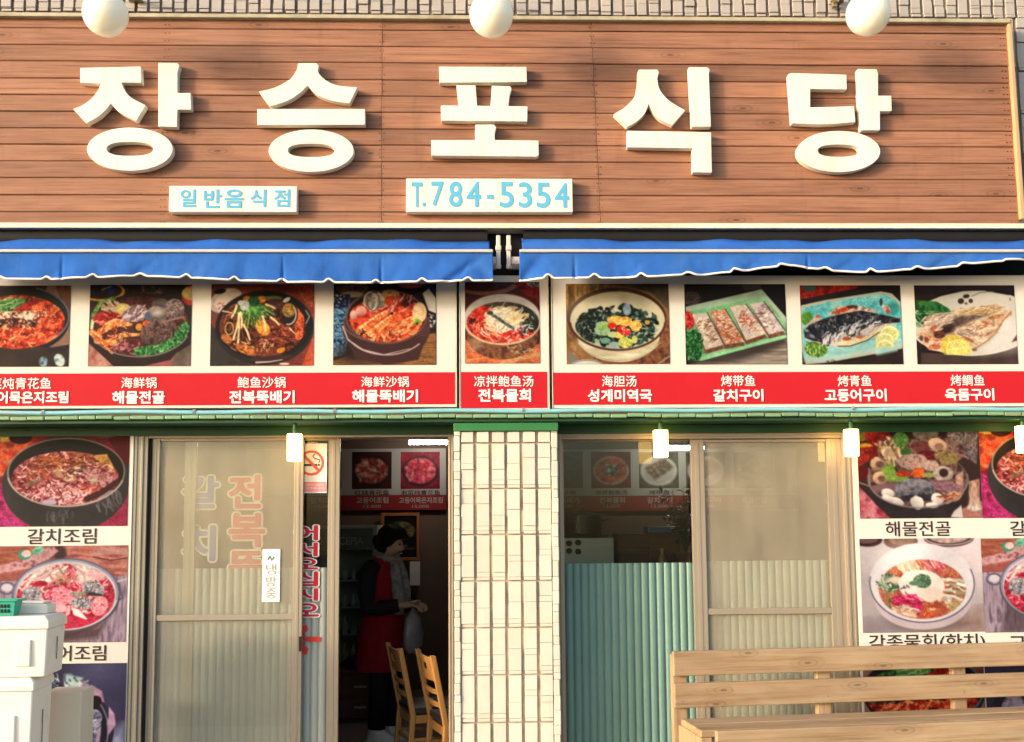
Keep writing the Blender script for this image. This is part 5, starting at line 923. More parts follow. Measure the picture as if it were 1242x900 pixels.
# ---------------------------------------------------------------- awnings
b = MB(); b.box(-5.2, 5.2, -.055, -.002, Z(621, 345, -.05), Z(621, 277, -.05)); b.build('awning_backing', M['black'], bld)
YW = -.32
def awning(xa, xb, edge, seams, label):
    t = thing('awning', P((xa + xb) / 2, 305, YW), label, 'awning', 'retracted blue awnings')
    zbar0, zbar1 = Z((xa + xb) / 2, 306.4, YW), Z((xa + xb) / 2, 302.8, YW)
    rr = random.Random(int(xa) + 500); nx = 460; ny = 12
    folds = [(rr.uniform(xa, xb), rr.uniform(-40, 40), rr.uniform(.002, .0065)) for _ in range(26)] + [(xb - 30, -50, .014), (xa + 24, 36, .008)]
    def lower(px_):
        for k in range(len(edge) - 1):
            if edge[k][0] <= px_ <= edge[k + 1][0]:
                s_ = (px_ - edge[k][0]) / (edge[k + 1][0] - edge[k][0]); s_ = s_ * s_ * (3 - 2 * s_); return edge[k][1] * (1 - s_) + edge[k + 1][1] * s_
        return edge[0][1] if px_ < edge[0][0] else edge[-1][1]
    def sink(px_, v):                                     # soft folds of the hanging cloth
        f = .006 * math.sin(px_ * .045 + .6 * math.sin(px_ * .017)) + .004 * math.sin(px_ * .11 + v) 
        for sx in seams: f += .012 * math.exp(-((px_ - sx) / 1.8) ** 2)
        for (ex, sg) in ((xa, 1), (xb, -1)): f += .016 * math.exp(-((px_ - ex - sg * (6 + 22 * (1 - v))) / 9) ** 2) * (1 if -50 < ex < 1250 else 0)
        for (dx_, sl, am) in folds: f += am * math.exp(-((px_ - dx_ - sl * (v - .5)) / 7.0) ** 2)
        return f * v
    V = []; last = []
    for j in range(ny + 1):
        v = j / ny
        for i in range(nx + 1):
            px_ = xa + (xb - xa) * i / nx; zl_ = Z(px_, lower(px_), YW); x_ = X(px_, 322, YW)
            z_ = zbar0 + .004 + (zl_ - zbar0 - .004) * v; V.append((x_, YW + .002 + sink(px_, v) - .004 * v, z_))
            if j == ny: last.append(Vector(V[-1]))
    W = nx + 1; Fc = [(j * W + i, (j + 1) * W + i, (j + 1) * W + i + 1, j * W + i + 1) for j in range(ny) for i in range(nx)]
    m = MB(); m.add(V, Fc); va = m.build('valance', M['blue'], t, smooth=True); so = va.modifiers.new('thick', 'SOLIDIFY'); so.thickness = .0025
    m = MB(); m.tube([p + Vector((0, -.002, 0)) for p in last], .0062, 8); m.build('piping', M['white'], va, smooth=True)
    m = MB(); x0, x1 = X(xa, 304, YW), X(xb, 304, YW); m.box(x0, x1, YW - .012, YW + .03, zbar0, zbar1); m.build('front_bar', M['bar'], t, bevel=.004)
    ztop = Z((xa + xb) / 2, 288.5, -.17); V = []
    for j in range(5):
        v = j / 4
        for i in range(nx + 1):
            px_ = xa + 4 + (xb - xa - 8) * i / nx; x_ = X(px_, 296, YW + .02)
            V.append((x_, -.14 + (YW + .012 + .14) * v, ztop + (zbar1 - .004 - ztop) * v + .010 * math.sin(px_ * .03 + math.sin(px_ * .05)) * (1 - v) - .012 * math.sin(v * 3.14)))
    m = MB(); m.add(V, [(j * W + i, (j + 1) * W + i, (j + 1) * W + i + 1, j * W + i + 1) for j in range(4) for i in range(nx)]); c_ = m.build('canopy', M['blue'], t, smooth=True); so = c_.modifiers.new('thick', 'SOLIDIFY'); so.thickness = .003
    m = MB(); m.tube([(x0 + .03, -.11, ztop + .01), (x1 - .03, -.11, ztop + .01)], .045, 16); m.build('roller', M['black'], t, smooth=40)
    # end bracket
    if xb < 1242: e = 604.5; s_ = -1
    else: e = 617; s_ = 1
    m = MB(); q0, q1, q2, q3 = rect(e - 2.6, 286, e + 2.6, 323, -.2); m.box(q0, q1, -.215, -.185, q2, q3); m.box(q0 - .004, q1 + .004, -.222, -.18, q2 + (q3 - q2) * .5, q2 + (q3 - q2) * .66)
    m.tube([((q0 + q1) / 2, -.2, q2 + .01), ((q0 + q1) / 2, -.2, q2 - .012)], .016, 12)
    z5, z6 = Z(610, 321, -.19), Z(610, 312, -.19); m.box(q1 if s_ > 0 else q0 - .08, q1 + .3 if s_ > 0 else q0, -.205, -.06, z5, z6); m.build('bracket', M['bar'], t, bevel=.004)
EL_ = [(-90, 338), (-4, 334), (10, 338), (50, 338.5), (57, 335.3), (64, 338.5), (104, 337), (114, 332.8), (120, 336), (160, 334.3), (170, 331.3), (180, 334.6), (218, 336.5), (227, 332.8), (234, 337), (278, 339.5), (285, 335.8), (292, 340), (335, 341), (342, 337.8), (350, 342), (392, 342.5), (399, 338.4), (408, 342.5), (450, 342.5), (456, 339.3), (463, 342.5), (505, 342), (512, 337.8), (520, 341.4), (560, 340.3), (568, 336.3), (575, 340), (598, 339)]
ER_ = [(631.5, 339.4), (657, 338), (665, 333.3), (673, 337.6), (713, 337), (721, 332.4), (730, 337), (770, 336), (777, 331.8), (786, 335.7), (825, 333.6), (834, 330.2), (846, 333), (885, 330), (890, 325.8), (902, 328), (930, 324.7), (941, 324), (946, 320.6), (960, 322.4), (992, 326), (1001, 324.2), (1012, 328.2), (1050, 330), (1055, 326.2), (1064, 330), (1103, 327), (1112, 323.6), (1122, 326), (1160, 323), (1168, 318.8), (1180, 319.5), (1215, 317), (1220, 314.8), (1242, 314.3), (1300, 311)]
awning(-90, 598, EL_, [75, 343, 462], 'longer retracted blue awning with even scalloped edge, left of the bracket gap')
awning(630, 1300, ER_, [697, 980], 'retracted blue awning whose white edge curls up, right of the bracket gap')

# ---------------------------------------------------------------- menu banners
YB = -.11
def banner(a, b_, c, d, red, photos, words, label):
    t = thing('menu_banner', P((a + c) / 2, d, YB), label, 'banner', 'menu banners above the doors')
    m = MB(); m.pxbox(a, b_, c, d, YB, YB + .03); m.build('panel', M['banner'], t, bevel=.003)
    m = MB(); x0, x1, z0, z1 = rect(a + 1.2, red[0], c - 1.2, red[1], YB - .002); m.box(x0, x1, YB - .002, YB - .0005, z0, z1); rs = m.build('red_strip', M['red'], t)
    for s_, r_ in words:
        m = MB(); add_text(m, s_, *r_, YB - .0045, .008 if ord(s_[0]) < 0xAC00 else .032); m.build('dish_name', M['textwhite'], rs)
    for key, art, r_, lb in photos: photo(key, art, *r_, YB - .0025, t, label=lb)
    m = MB(); x0, x1, z0, z1 = rect(a, b_, c, d, YB)
    m.box(x0 - .004, x0 - .0005, YB - .004, YB + .03, z0, z1); m.build('edge_trim', M['trim'], t); m = MB(); m.box(x1 + .0005, x1 + .004, YB - .004, YB + .03, z0, z1); m.build('edge_trim', M['trim'], t)
ST = 5.2
banner(-80, 334, 553, 495, (452.5, 491.5), [
  ('mackerel_stew_print', lambda: art_mackerel_stew(3.6), (-39.6, 346.4, 84.4, 444.8), 'photo of red fish stew with green leaves in a dark pot'),
  ('seafood_pot_print', lambda: art_seafood_pot(ST), (108, 345.5, 232, 444.2), 'photo of a pot packed with prawns, shellfish and greens'),
  ('abalone_pot_print', lambda: art_abalone_pot(ST), (255.5, 344.6, 380.8, 443.7), 'photo of a dark stew topped with green stalks and pale mushrooms'),
  ('shrimp_pot_print', lambda: art_shrimp_pot(ST), (404.3, 344.3, 529, 442.7), 'photo of a brown pot of prawns and clams')],
  [('泡菜炖青花鱼', (-27, 458, 62, 472)), ('고등어묵은지조림', (-33, 474.5, 83, 489.5)), ('海鲜锅', (147, 457.5, 190, 471)), ('해물전골', (136, 474, 200, 489.8)), ('鲍鱼沙锅', (288, 457, 346.5, 470.5)), ('전복뚝배기', (278, 473.5, 357.5, 489.3)), ('海鲜沙锅', (438, 456.5, 496, 469.5)), ('해물뚝배기', (427, 472.5, 507, 488))],
  'long white and red menu banner with photos of four stews')
banner(558, 334, 665, 497, (451, 495), [('abalone_soup_print', lambda: art_abalone_soup(5.2), (564, 342, 654.7, 440.8), 'photo of red cold soup with shredded abalone in a white bowl')],
  [('凉拌鲍鱼汤', (575, 455.5, 647, 469)), ('전복물회', (580, 471.5, 644, 487.5))], 'narrow white and red menu banner with one bowl photo above the pillar')
banner(670, 334, 1300, 494, (451, 489.8), [
  ('seaweed_soup_print', lambda: art_seaweed_soup(ST), (686.7, 344.3, 811.8, 441.7), 'photo of a white bowl of green seaweed soup'),
  ('cutlassfish_print', lambda: art_cutlassfish(ST), (830.9, 344.6, 953.8, 442), 'photo of four grilled fish pieces on a green dish'),
  ('grilled_mackerel_print', lambda: art_grilled_mackerel(ST), (971.5, 346, 1093.8, 442), 'photo of a grilled dark fish with lemon on a turquoise dish'),
  ('grilled_tilefish_print', lambda: art_grilled_tilefish(ST), (1110.6, 346, 1232.6, 441.7), 'photo of a pale grilled fish with lemon on a white plate')],
  [('海胆汤', (730, 455.5, 772, 469)), ('성게미역국', (713, 472, 791, 487.5)), ('烤带鱼', (874.5, 455, 916, 468.5)), ('갈치구이', (865, 472, 926, 487)), ('烤青鱼', (1016, 455, 1057, 468.5)), ('고등어구이', (1000, 471.5, 1075.5, 487)), ('烤鲷鱼', (1153, 454.5, 1194, 468)), ('옥돔구이', (1146, 471, 1206, 486))],
  'long white and red menu banner with photos of a soup and three grilled fish')

# ---------------------------------------------------------------- wall posters
YP = -.02
def poster(a, b_, c, d, photos, bands, words, label):
    t = thing('menu_poster', P((a + c) / 2, d, YP), label, 'poster', 'food posters on the lower wall'); m = MB(); m.pxbox(a, b_, c, d, YP, -.001); m.build('panel', M['banner'], t)
    for key, art, r_, lb in photos: photo(key, art, *r_, YP - .002, t, label=lb)
    for s_, r_ in words:
        m = MB(); add_text(m, s_, *r_, YP - .0022, .012); m.build('dish_name', M['textdark'], t)
poster(-8, 526, 156.5, 960, [
  ('braised_cutlassfish_print', lambda: art_braised_cutlassfish(5.2), (-6.5, 527, 156, 638.5), 'photo of braised fish in a black pot on red cloth'),
  ('braised_mackerel_print', lambda: art_braised_mackerel(5.2), (-6.7, 662, 154, 779.5), 'photo of red fish stew in a grey pan on planks'),
  ('blue_bowl_print', lambda: art_blue_bowl(7), (-6.5, 805, 152, 930), 'blue tinted photo of a dark bowl of noodles')], [],
  [('갈치조림', (33, 641, 117, 660)), ('고등어조림', (27, 783, 128.5, 802))], 'tall food poster left of the sliding doors, half behind the white boxes')
poster(1041, 518, 1345, 960, [
  ('seafood_hotpot_print', lambda: art_seafood_hotpot(4.6), (1041, 518.5, 1189.2, 628.6), 'photo of an uncooked seafood and mushroom hotpot'),
  ('braised_cutlassfish_print', None, (1189.4, 518, 1340, 628), 'photo of braised fish in a black pot, cut by the frame'),
  ('cold_raw_soup_print', lambda: art_cold_raw_soup(4.6), (1044.5, 653, 1192, 767), 'photo of red cold raw fish soup in a white bowl'),
  ('braised_mackerel_print', None, (1192.2, 652.5, 1344, 766.5), 'photo of red fish stew in a grey pan, cut by the frame'),
  ('mackerel_stew_print', None, (1048, 792, 1195, 905), 'photo of red fish stew in a dark pot, mostly behind the bench'),
  ('blue_bowl_print', None, (1196, 792, 1344, 905), 'blue tinted photo of a dark bowl, mostly behind the bench')], [],
  [('해물전골', (1074, 632, 1153, 650.5)), ('각종물회(한치)', (1054, 769, 1195, 791)), ('갈치조림', (1225, 631.5, 1304, 650)), ('고등어조림', (1224, 769, 1330, 790))], 'wide food poster with two columns of photos above the bench')

# ---------------------------------------------------------------- sliding doors and windows
ZB = .03
def sash(name, a, c, top, Yf, dust, label, group, stile=(10, 12), rail=(745.5, 752.5), rib=None, ribcol='rib', handle=None, hdr=6):
    # one sliding leaf: two stiles, three rails, glass, ribbed sheet
    cx = (a + c) / 2; t = thing(name, (X(cx, 700, Yf), Yf, ZB), label, 'sliding door' if 'door' in name else 'sliding window', group)
    x0, x1 = X(a, 700, Yf), X(c, 700, Yf); xs0, xs1 = X(a + stile[0], 700, Yf), X(c - stile[1], 700, Yf); z1 = Z(cx, top, Yf); zr = Z(cx, top + hdr, Yf)
    for (p, q) in ((x0, xs0), (xs1, x1)):
        m = MB(); m.box(p, q, Yf, Yf + .032, ZB, z1); w_ = (q - p); m.box(p + w_ * .32, p + w_ * .62, Yf - .0025, Yf - .0002, ZB + .01, z1 - .01); m.build('stile', M['alu'], t, bevel=.0025)
    for (za, zb_) in ((zr, z1 - .001),) + (() if rib else ((Z(cx, rail[1], Yf), Z(cx, rail[0], Yf)),)) + ((ZB + .001, ZB + .09),):
        m = MB(); m.box(xs0 + .0005, xs1 - .0005, Yf + .004, Yf + .028, za, zb_); m.build('rail', M['alu'], t, bevel=.0025)
    for (za, zb_) in (((ZB + .0905, zr - .0005),) if rib else ((Z(cx, rail[0], Yf) + .0005, zr - .0005), (ZB + .0905, Z(cx, rail[1], Yf) - .0005))):
        m = MB(); m.box(xs0 + .001, xs1 - .001, Yf + .015, Yf + .018, za, zb_); m.build('glass_pane', M['glass_dusty'] if dust else M['glass_clear'], t)
    if rib:
        za, zt_ = ZB + .092, Z(cx, rib, Yf); n = int((xs1 - xs0) / .0435); V = []; k = 8; L = n * k
        for j in (za, zt_):
            for i in range(L + 1):
                u = (i % k) / k; V.append((xs0 + .003 + (xs1 - xs0 - .006) * i / L, Yf + .0135 - .011 * math.sin(math.pi * u) ** .7, j))
        m = MB(); m.add(V, [(i, i + 1, L + 2 + i, L + 1 + i) for i in range(L)]); o = m.build('ribbed_sheet', M[ribcol], t, smooth=50)
    if handle:
        hx, hy = handle; m = MB(); m.pxbox(hx - 1.6, hy - 9, hx + 1.6, hy + 9, Yf - .008, Yf - .003); m.build('handle', M['slot'], t, bevel=.003)
    return t
def door_frame(name, a, c, top, bottom, Yf, label, lj, rj):
    t = thing(name, (X((a + c) / 2, 700, Yf), Yf, 0), label, 'frame'); x0, x1 = X(a, 700, Yf), X(c, 700, Yf); z1 = Z((a + c) / 2, top, Yf) ; zb_ = Z((a + c) / 2, bottom, Yf)
    for (p, q) in ((x0, X(a + lj, 700, Yf)), (X(c - rj, 700, Yf), x1)):
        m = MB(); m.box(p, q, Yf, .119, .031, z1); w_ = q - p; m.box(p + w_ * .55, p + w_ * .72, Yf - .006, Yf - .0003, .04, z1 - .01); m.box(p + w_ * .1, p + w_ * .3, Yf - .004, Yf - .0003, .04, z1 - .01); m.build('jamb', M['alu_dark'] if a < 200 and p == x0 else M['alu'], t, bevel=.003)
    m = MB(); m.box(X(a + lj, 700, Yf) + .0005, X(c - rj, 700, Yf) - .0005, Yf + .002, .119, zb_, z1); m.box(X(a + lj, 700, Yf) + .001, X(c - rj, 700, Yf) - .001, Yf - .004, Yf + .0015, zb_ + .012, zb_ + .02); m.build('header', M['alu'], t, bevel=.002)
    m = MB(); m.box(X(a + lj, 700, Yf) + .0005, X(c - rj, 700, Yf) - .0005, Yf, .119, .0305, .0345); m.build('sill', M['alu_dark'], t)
    return t
door_frame('door_frame', 157.5, 552, 524, 530.5, -.012, 'bronze grey aluminium frame round the sliding entrance doors', 18, 8)
b = MB(); b.box(X(175.5, 700, 0), X(180, 700, 0), .004, .118, .035, Z(177, 530, 0)); tag(b.build('door_track', M['slot']), 'dark slot between the left door frame and the sliding door', 'track')
door_frame('window_frame', 675.5, 1041, 524, 532, -.012, 'bronze grey aluminium frame round the sliding window right of the pillar', 8, 14)
DO = sash('sliding_door', 180.5, 366.5, 530.8, .012, True, 'dusty front sliding door with a small white paper notice on its glass', 'entrance doors', (9.5, 11), (745.5, 752.5), None, handle=(364, 781), hdr=4)
DI = sash('sliding_door', 221.5, 411, 530.8, .062, False, 'rear sliding door with red and blue letter stickers behind the dusty door', 'entrance doors', (13.5, 14), (747, 754), 689, 'rib_grey', hdr=4)
WI = sash('sliding_window', 681.5, 858, 532.3, .062, False, 'clear sliding window sash with teal ribbed lower half, right of the pillar', 'window sashes', (3.5, 15), (770, 773), 683, 'rib', hdr=3)
WO = sash('sliding_window', 841.5, 1027, 532.3, .012, True, 'dusty sliding window sash behind the left half of the bench', 'window sashes', (16, 19), (737.5, 745), None, hdr=4)
WO2 = WO
m = MB(); t_ = WO; x0, x1 = X(858, 700, .06), X(1006, 700, .06); za, zt_ = .13, Z(930, 680, .062); n = int((x1 - x0) / .0435); k = 8; L = n * k
m.add([(x0 + (x1 - x0) * i / L, .0745 - .011 * math.sin(math.pi * (i % k) / k) ** .7, j) for j in (za, zt_) for i in range(L + 1)], [(i, i + 1, L + 2 + i, L + 1 + i) for i in range(L)]); m.build('ribbed_sheet', M['rib_grey'], WO, smooth=50)
m = MB(); x0, x1 = X(190.5, 700, .05), X(220.5, 700, .05); za, zt_ = .13, Z(205, 690, .05); L = 3 * 8
m.add([(x0 + (x1 - x0) * i / L, .0745 - .011 * math.sin(math.pi * (i % 8) / 8) ** .7, j) for j in (za, zt_) for i in range(L + 1)], [(i, i + 1, L + 2 + i, L + 1 + i) for i in range(L)]); m.build('ribbed_sheet', M['rib_grey'], DO, smooth=50)
# letter stickers on the rear door
YD = .0765
m = MB()
for ch, r_ in (('전', (277, 576, 317, 617)), ('복', (277, 622, 322, 664)), ('뚝', (277, 668, 320, 709)), ('배', (277, 715, 320, 752)), ('기', (277, 770, 318, 806))): add_text(m, ch, *r_, .0762, .035, .045)
m.build('sticker_letter', [M['textred'], M['textcream']], DI, label='red sticker word with cream outline on the rear door')
m = MB()
for ch, r_ in (('갈', (221, 577, 266, 617)), ('치', (221, 637, 262, 681))): add_text(m, ch, *r_, .0762, .035, .045)
m.build('sticker_letter', [M['textviolet'], M['textcream']], DI, label='slate blue sticker word with cream outline on the rear door')
m = MB()
for ch, r_ in zip('어서오십시오', [(357, 637, 386, 655.5), (357, 658, 385.5, 675), (357, 677, 386, 690.5), (357, 693, 386, 711), (357, 713.5, 386, 729), (357, 731.5, 387, 748)]): add_text(m, ch, *r_, .0600, .035, .05)
m.build('sticker_letter', [M['textcrimson'], M['textwhite']], DI, label='crimson welcome word with white outline on the rear door strip')
m = MB(); ar = lambda pts: [(P(x, y, .0600).x, P(x, y, .0600).z) for x, y in pts]
m.prism(ar([(366, 772), (389, 772.5), (389, 778.5), (366, 778)]), .0590, .0610); m.prism(ar([(372, 758), (374, 764), (366, 771), (360, 775), (366, 779), (374, 787), (372, 794), (366, 793), (352, 776), (352, 773), (366, 759)]), .0585, .0605)
m.build('arrow_sticker', M['textred'], DI)
# paper notice and no smoking sign
t = thing('paper_notice', P(328, 730, .009), 'small white paper strip with three grey syllables on the dusty door', 'notice'); m = MB(); m.pxbox(318, 666, 339.5, 730, .0225, .0245); m.build('paper', M['white'], t)
m = MB()
for ch, r_ in (('냉', (322.5, 684, 335, 697)), ('방', (322.5, 699, 335, 711.5)), ('중', (322.5, 713.5, 335, 726))): add_text(m, ch, *r_, .0215, .005)
m.build('lettering', M['greytext'], t)
m = MB(); q = P(328.5, 677, .0215); m.tube([(q.x - .018, q.y, q.z - .01), (q.x - .006, q.y, q.z + .012), (q.x + .004, q.y, q.z - .012), (q.x + .018, q.y, q.z + .008)], .0028, 6); m.build('emblem', M['textdark'], t)
YN = .056
t = thing('no_smoking_sign', P(377, 598, YN), 'no smoking sign with pink band at the top of the rear door', 'sign'); m = MB(); m.pxbox(357.5, 538, 396.5, 598, YN, YN + .004); m.build('panel', M['white'], t)
c = P(377.5, 561.5, YN - .001); rr_ = .074; m = MB(); cir = lambda r_: [(c.x + r_ * math.cos(6.2832 * k / 40), c.z + r_ * math.sin(6.2832 * k / 40)) for k in range(40)]
m.ringprism(cir(rr_), cir(rr_ * .80), YN - .0012, YN - .0002); q = .7071; d_ = .0085
m.prism([(c.x - rr_ * .85 * q - d_ * q, c.z + rr_ * .85 * q - d_ * q), (c.x - rr_ * .85 * q + d_ * q, c.z + rr_ * .85 * q + d_ * q), (c.x + rr_ * .85 * q + d_ * q, c.z - rr_ * .85 * q + d_ * q), (c.x + rr_ * .85 * q - d_ * q, c.z - rr_ * .85 * q - d_ * q)], YN - .0024, YN - .0014); m.build('prohibition_ring', M['signred'], t)
m = MB(); m.box(c.x - .052, c.x + .034, YN - .001, YN - .0003, c.z - .018, c.z - .006); m.box(c.x + .038, c.x + .050, YN - .001, YN - .0003, c.z - .018, c.z - .006)
m.tube([(c.x + .044, YN - .0008, c.z + .0), (c.x + .05, YN - .0008, c.z + .018), (c.x + .02, YN - .0008, c.z + .026), (c.x + .008, YN - .0008, c.z + .04), (c.x + .022, YN - .0008, c.z + .052)], .003, 6); m.build('cigarette_pictogram', M['textdark'], t)
m = MB(); m.pxbox(358.5, 584.5, 395.5, 596.5, YN - .0015, YN - .0003); m.build('pink_band', M['pink'], t)
m = MB()
for yy_ in (588, 592): add_text(m, '흡연시 과태료가 부과됩니다' if yy_ == 588 else '금연구역입니다', 361, yy_ - 1.3, 393, yy_ + 1.5, YN - .0022, .0)
m.build('lettering', M['textwhite'], t)

# ---------------------------------------------------------------- lit lamps under the ledge
YL = -.20
for i, (px_, py_, lab) in enumerate([(357.5, 542.5, 'lit box lamp above the entrance doors'), (801, 538, 'lit box lamp in front of the clear window sash'), (1032, 537, 'lit box lamp between the dusty sash and the wide poster'), (1240, 533, 'lit box lamp hanging over the wide poster, cut by the photo edge')]):
    q = P(px_, py_ - 16, YL)
    if i == 0:
        l0 = thing('wall_lamp', q, lab, 'lamp', 'lit lamps under the ledge'); m = MB(); h = .152; rg = []
        for f, r_ in ((0, .040), (.015, .042), (.97, .041), (1, .037)): rg.append([(q.x + r_ * math.cos(6.2832 * (k + .5) / 10), q.y + r_ * .85 * math.sin(6.2832 * (k + .5) / 10), q.z - h * f) for k in range(10)])
        m.loft(rg); m.build('lamp_shade', M['lamp'], l0, smooth=25)
        m = MB(); m.lathe([(.012, 0.002), (.012, ZL - .019 - q.z)], (q.x, q.y, q.z), 12); m.build('bracket', M['green'], l0)
    else:
        t = copy_tree(l0); t.location = q; t['label'] = lab
# ---------------------------------------------------------------- dining room behind the glass
def menu_board(a, c, rows, Y, label):
    t = thing('menu_board', P((a + c) / 2, 619, Y), label, 'menu', 'printed menu boards on the back wall')
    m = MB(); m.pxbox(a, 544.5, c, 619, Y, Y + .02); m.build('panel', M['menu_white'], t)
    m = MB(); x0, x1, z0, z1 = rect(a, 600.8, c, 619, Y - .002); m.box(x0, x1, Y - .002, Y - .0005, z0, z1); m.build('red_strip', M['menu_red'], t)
    tw_ = MB(); td = MB()
    for key, art, pr, cn, cr, ko, kr, price, rr_ in rows:
        if key: photo(key, art, *pr, Y - .0025, t)
        if cn: add_text(td, cn, *cr, Y - .003, .012)
        if ko: add_text(tw_, ko, *kr, Y - .0045, .02)
        if price: add_text(tw_, price, *rr_, Y - .0045, .0)
    td.build('dish_lettering', M['textdark'], t); tw_.build('name_lettering', M['menu_white'], t)
YM = 4.24
sp = lambda seed, cols, **k: (lambda: art_small_pot(11, seed, cols, **k))
RD = [(120, 20, 16), (196, 50, 34), (220, 96, 66), (90, 20, 20)]
menu_board(300, 541, [
  ('menu_pot_a_print', sp(51, RD), (366, 548, 414, 593), '红烧带鱼', (372, 594.5, 405, 600.5), '갈치조림', (376, 603, 410, 610.5), '12,000', (382, 612.3, 402, 616.5)),
  ('menu_pot_b_print', sp(52, [(150, 40, 30), (206, 100, 80), (96, 30, 24), (226, 196, 170)]), (427, 548, 475, 593), '红烧青花鱼', (430, 594.5, 472, 600.5), '고등어조림', (432, 603, 471, 610.5), '12,000', (441, 612.3, 462, 616.5)),
  ('menu_pot_c_print', sp(53, [(190, 30, 50), (230, 70, 90), (240, 150, 160), (150, 16, 40)], bg=(150, 40, 60)), (486, 548, 533.5, 593), '泡菜炖青花鱼', (486, 594.5, 534, 600.5), '고등어묵은지조림', (484, 603, 537, 610.5), '15,000', (500, 612.3, 520, 616.5))], YM, 'indoor menu board with red stew photos, seen through the open doorway')
menu_board(674, 968, [
  ('menu_pot_d_print', sp(54, [(40, 34, 32), (70, 60, 50), (110, 84, 60)], bg=(90, 70, 60)), (663, 548, 707, 592), '鲍鱼沙锅', (670, 594.5, 698, 600), '전복뚝배기', (664, 603, 702, 610.5), '15,000', (674, 612, 694, 616.3)),
  ('menu_pot_e_print', sp(55, [(190, 60, 44), (220, 120, 90), (160, 40, 30)], bowl=(206, 196, 184), bg=(130, 36, 36), top=[(60, 70, 60), (220, 214, 200)]), (717, 548, 765, 592), '凉拌鲍鱼汤', (722, 594.5, 761, 600), '전복물회', (727, 603, 758, 610.5), '15,000', (732, 612, 752, 616.3)),
  ('menu_plate_print', lambda: art_small_plate(11, 56), (775, 548.5, 823, 592), '烤带鱼', (787, 594.5, 812, 600), '갈치구이', (785, 603, 815.5, 610.5), '12,000', (790, 612, 810, 616.3)),
  ('menu_plate_print', None, (832, 548.5, 880, 592), '烤青鱼', (843, 594.5, 868, 600), '고등어구이', (838, 603, 874, 610.5), '12,000', (846, 612, 866, 616.3)),
  ('menu_pot_b_print', None, (890, 548.5, 938, 592), '海鲜锅', (902, 594.5, 927, 600), '해물전골', (900, 603, 930, 610.5), '35,000', (904, 612, 925, 616.3))], YM, 'indoor menu board with bowl and fish photos, seen through the window')
for a, c, y0, y1, lab in ((494, 545, 533.5, 540, 'lit fluorescent tube over the indoor menu board in the doorway'), (800, 856, 540.5, 546, 'lit fluorescent tube over the indoor menu board in the window')):
    Y = 3.75; q = P((a + c) / 2, (y0 + y1) / 2, Y); t = thing('fluorescent_light', q, lab, 'light', 'ceiling tubes'); x0, x1 = X(a, 540, Y), X(c, 540, Y)
    m = MB(); m.tube([(x0 + .02, Y, q.z), (x1 - .02, Y, q.z)], .017, 12); m.build('tube', M['tubelight'], t, smooth=40)
    m = MB(); m.box(x0, x1, Y - .03, Y + .03, q.z + .022, q.z + .05); m.box(x0, x0 + .018, Y - .015, Y + .015, q.z - .02, q.z + .0215); m.box(x1 - .018, x1, Y - .015, Y + .015, q.z - .02, q.z + .0215); m.box(q.x - .02, q.x + .02, Y - .02, Y + .02, q.z + .0505, 2.449); m.build('housing', M['steel'], t)
# drinks fridge
Y = 3.2; t = thing('drinks_fridge', (X(420, 800, Y), Y, .031), 'tall dark drinks fridge with a lettered header behind the person', 'fridge')
x0, x1 = X(374, 700, Y), X(457, 700, Y); zt_ = Z(420, 637, Y); zh = Z(420, 667, Y); zb_ = .12
m = MB(); m.box(x0, x0 + .035, Y, Y + .6, .032, zt_); m.box(x1 - .035, x1, Y, Y + .6, .032, zt_); m.box(x0 + .0355, x1 - .0355, Y + .56, Y + .6, .032, zt_); m.box(x0 + .0355, x1 - .0355, Y, Y + .559, zt_ - .03, zt_); m.box(x0 + .0355, x1 - .0355, Y, Y + .559, .032, zb_ + .28); m.build('cabinet_shell', M['fridge'], t, bevel=.004)
m = MB(); m.box(x0 + .037, x1 - .037, Y + .004, Y + .05, zh, zt_ - .032); hd = m.build('header', M['fridge_head'], t)
m = MB(); add_text(m, 'CEPIA', 411.5, 651.5, 440.5, 660.5, Y + .002, .0); m.build('lettering', M['greytext'], hd)
m = MB(); m.tube([(X(387, 654, Y) + .02 * math.cos(k * .35), Y + .002, Z(387, 656, Y) + .035 * math.sin(k * .35)) for k in range(19)], .004, 6); m.build('emblem', M['greytext'], hd)
sh = MB(); bt = MB(); rr = random.Random(5)
for k in range(4):
    zs = zb_ + .30 + (zh - zb_ - .34) * k / 4; sh.box(x0 + .037, x1 - .037, Y + .06, Y + .55, zs, zs + .008)
    for j in range(7):
        xx = x0 + .075 + j * (x1 - x0 - .15) / 6; hh = rr.uniform(.10, .16); bt.m = 0; bt.lathe([(.024, .009), (.026, .02), (.026, hh * .6), (.011, hh * .8), (.011, hh)], (xx, Y + .16, zs), 10)
sh.build('shelf', M['steel'], t); bo = bt.build('bottle_row', M['fridge_in'], t, smooth=40)
m = MB(); m.box(x0 + .036, x1 - .036, Y + .02, Y + .026, zb_ + .285, zh - .003); m.build('glass_door', M['glass_clear'], t)
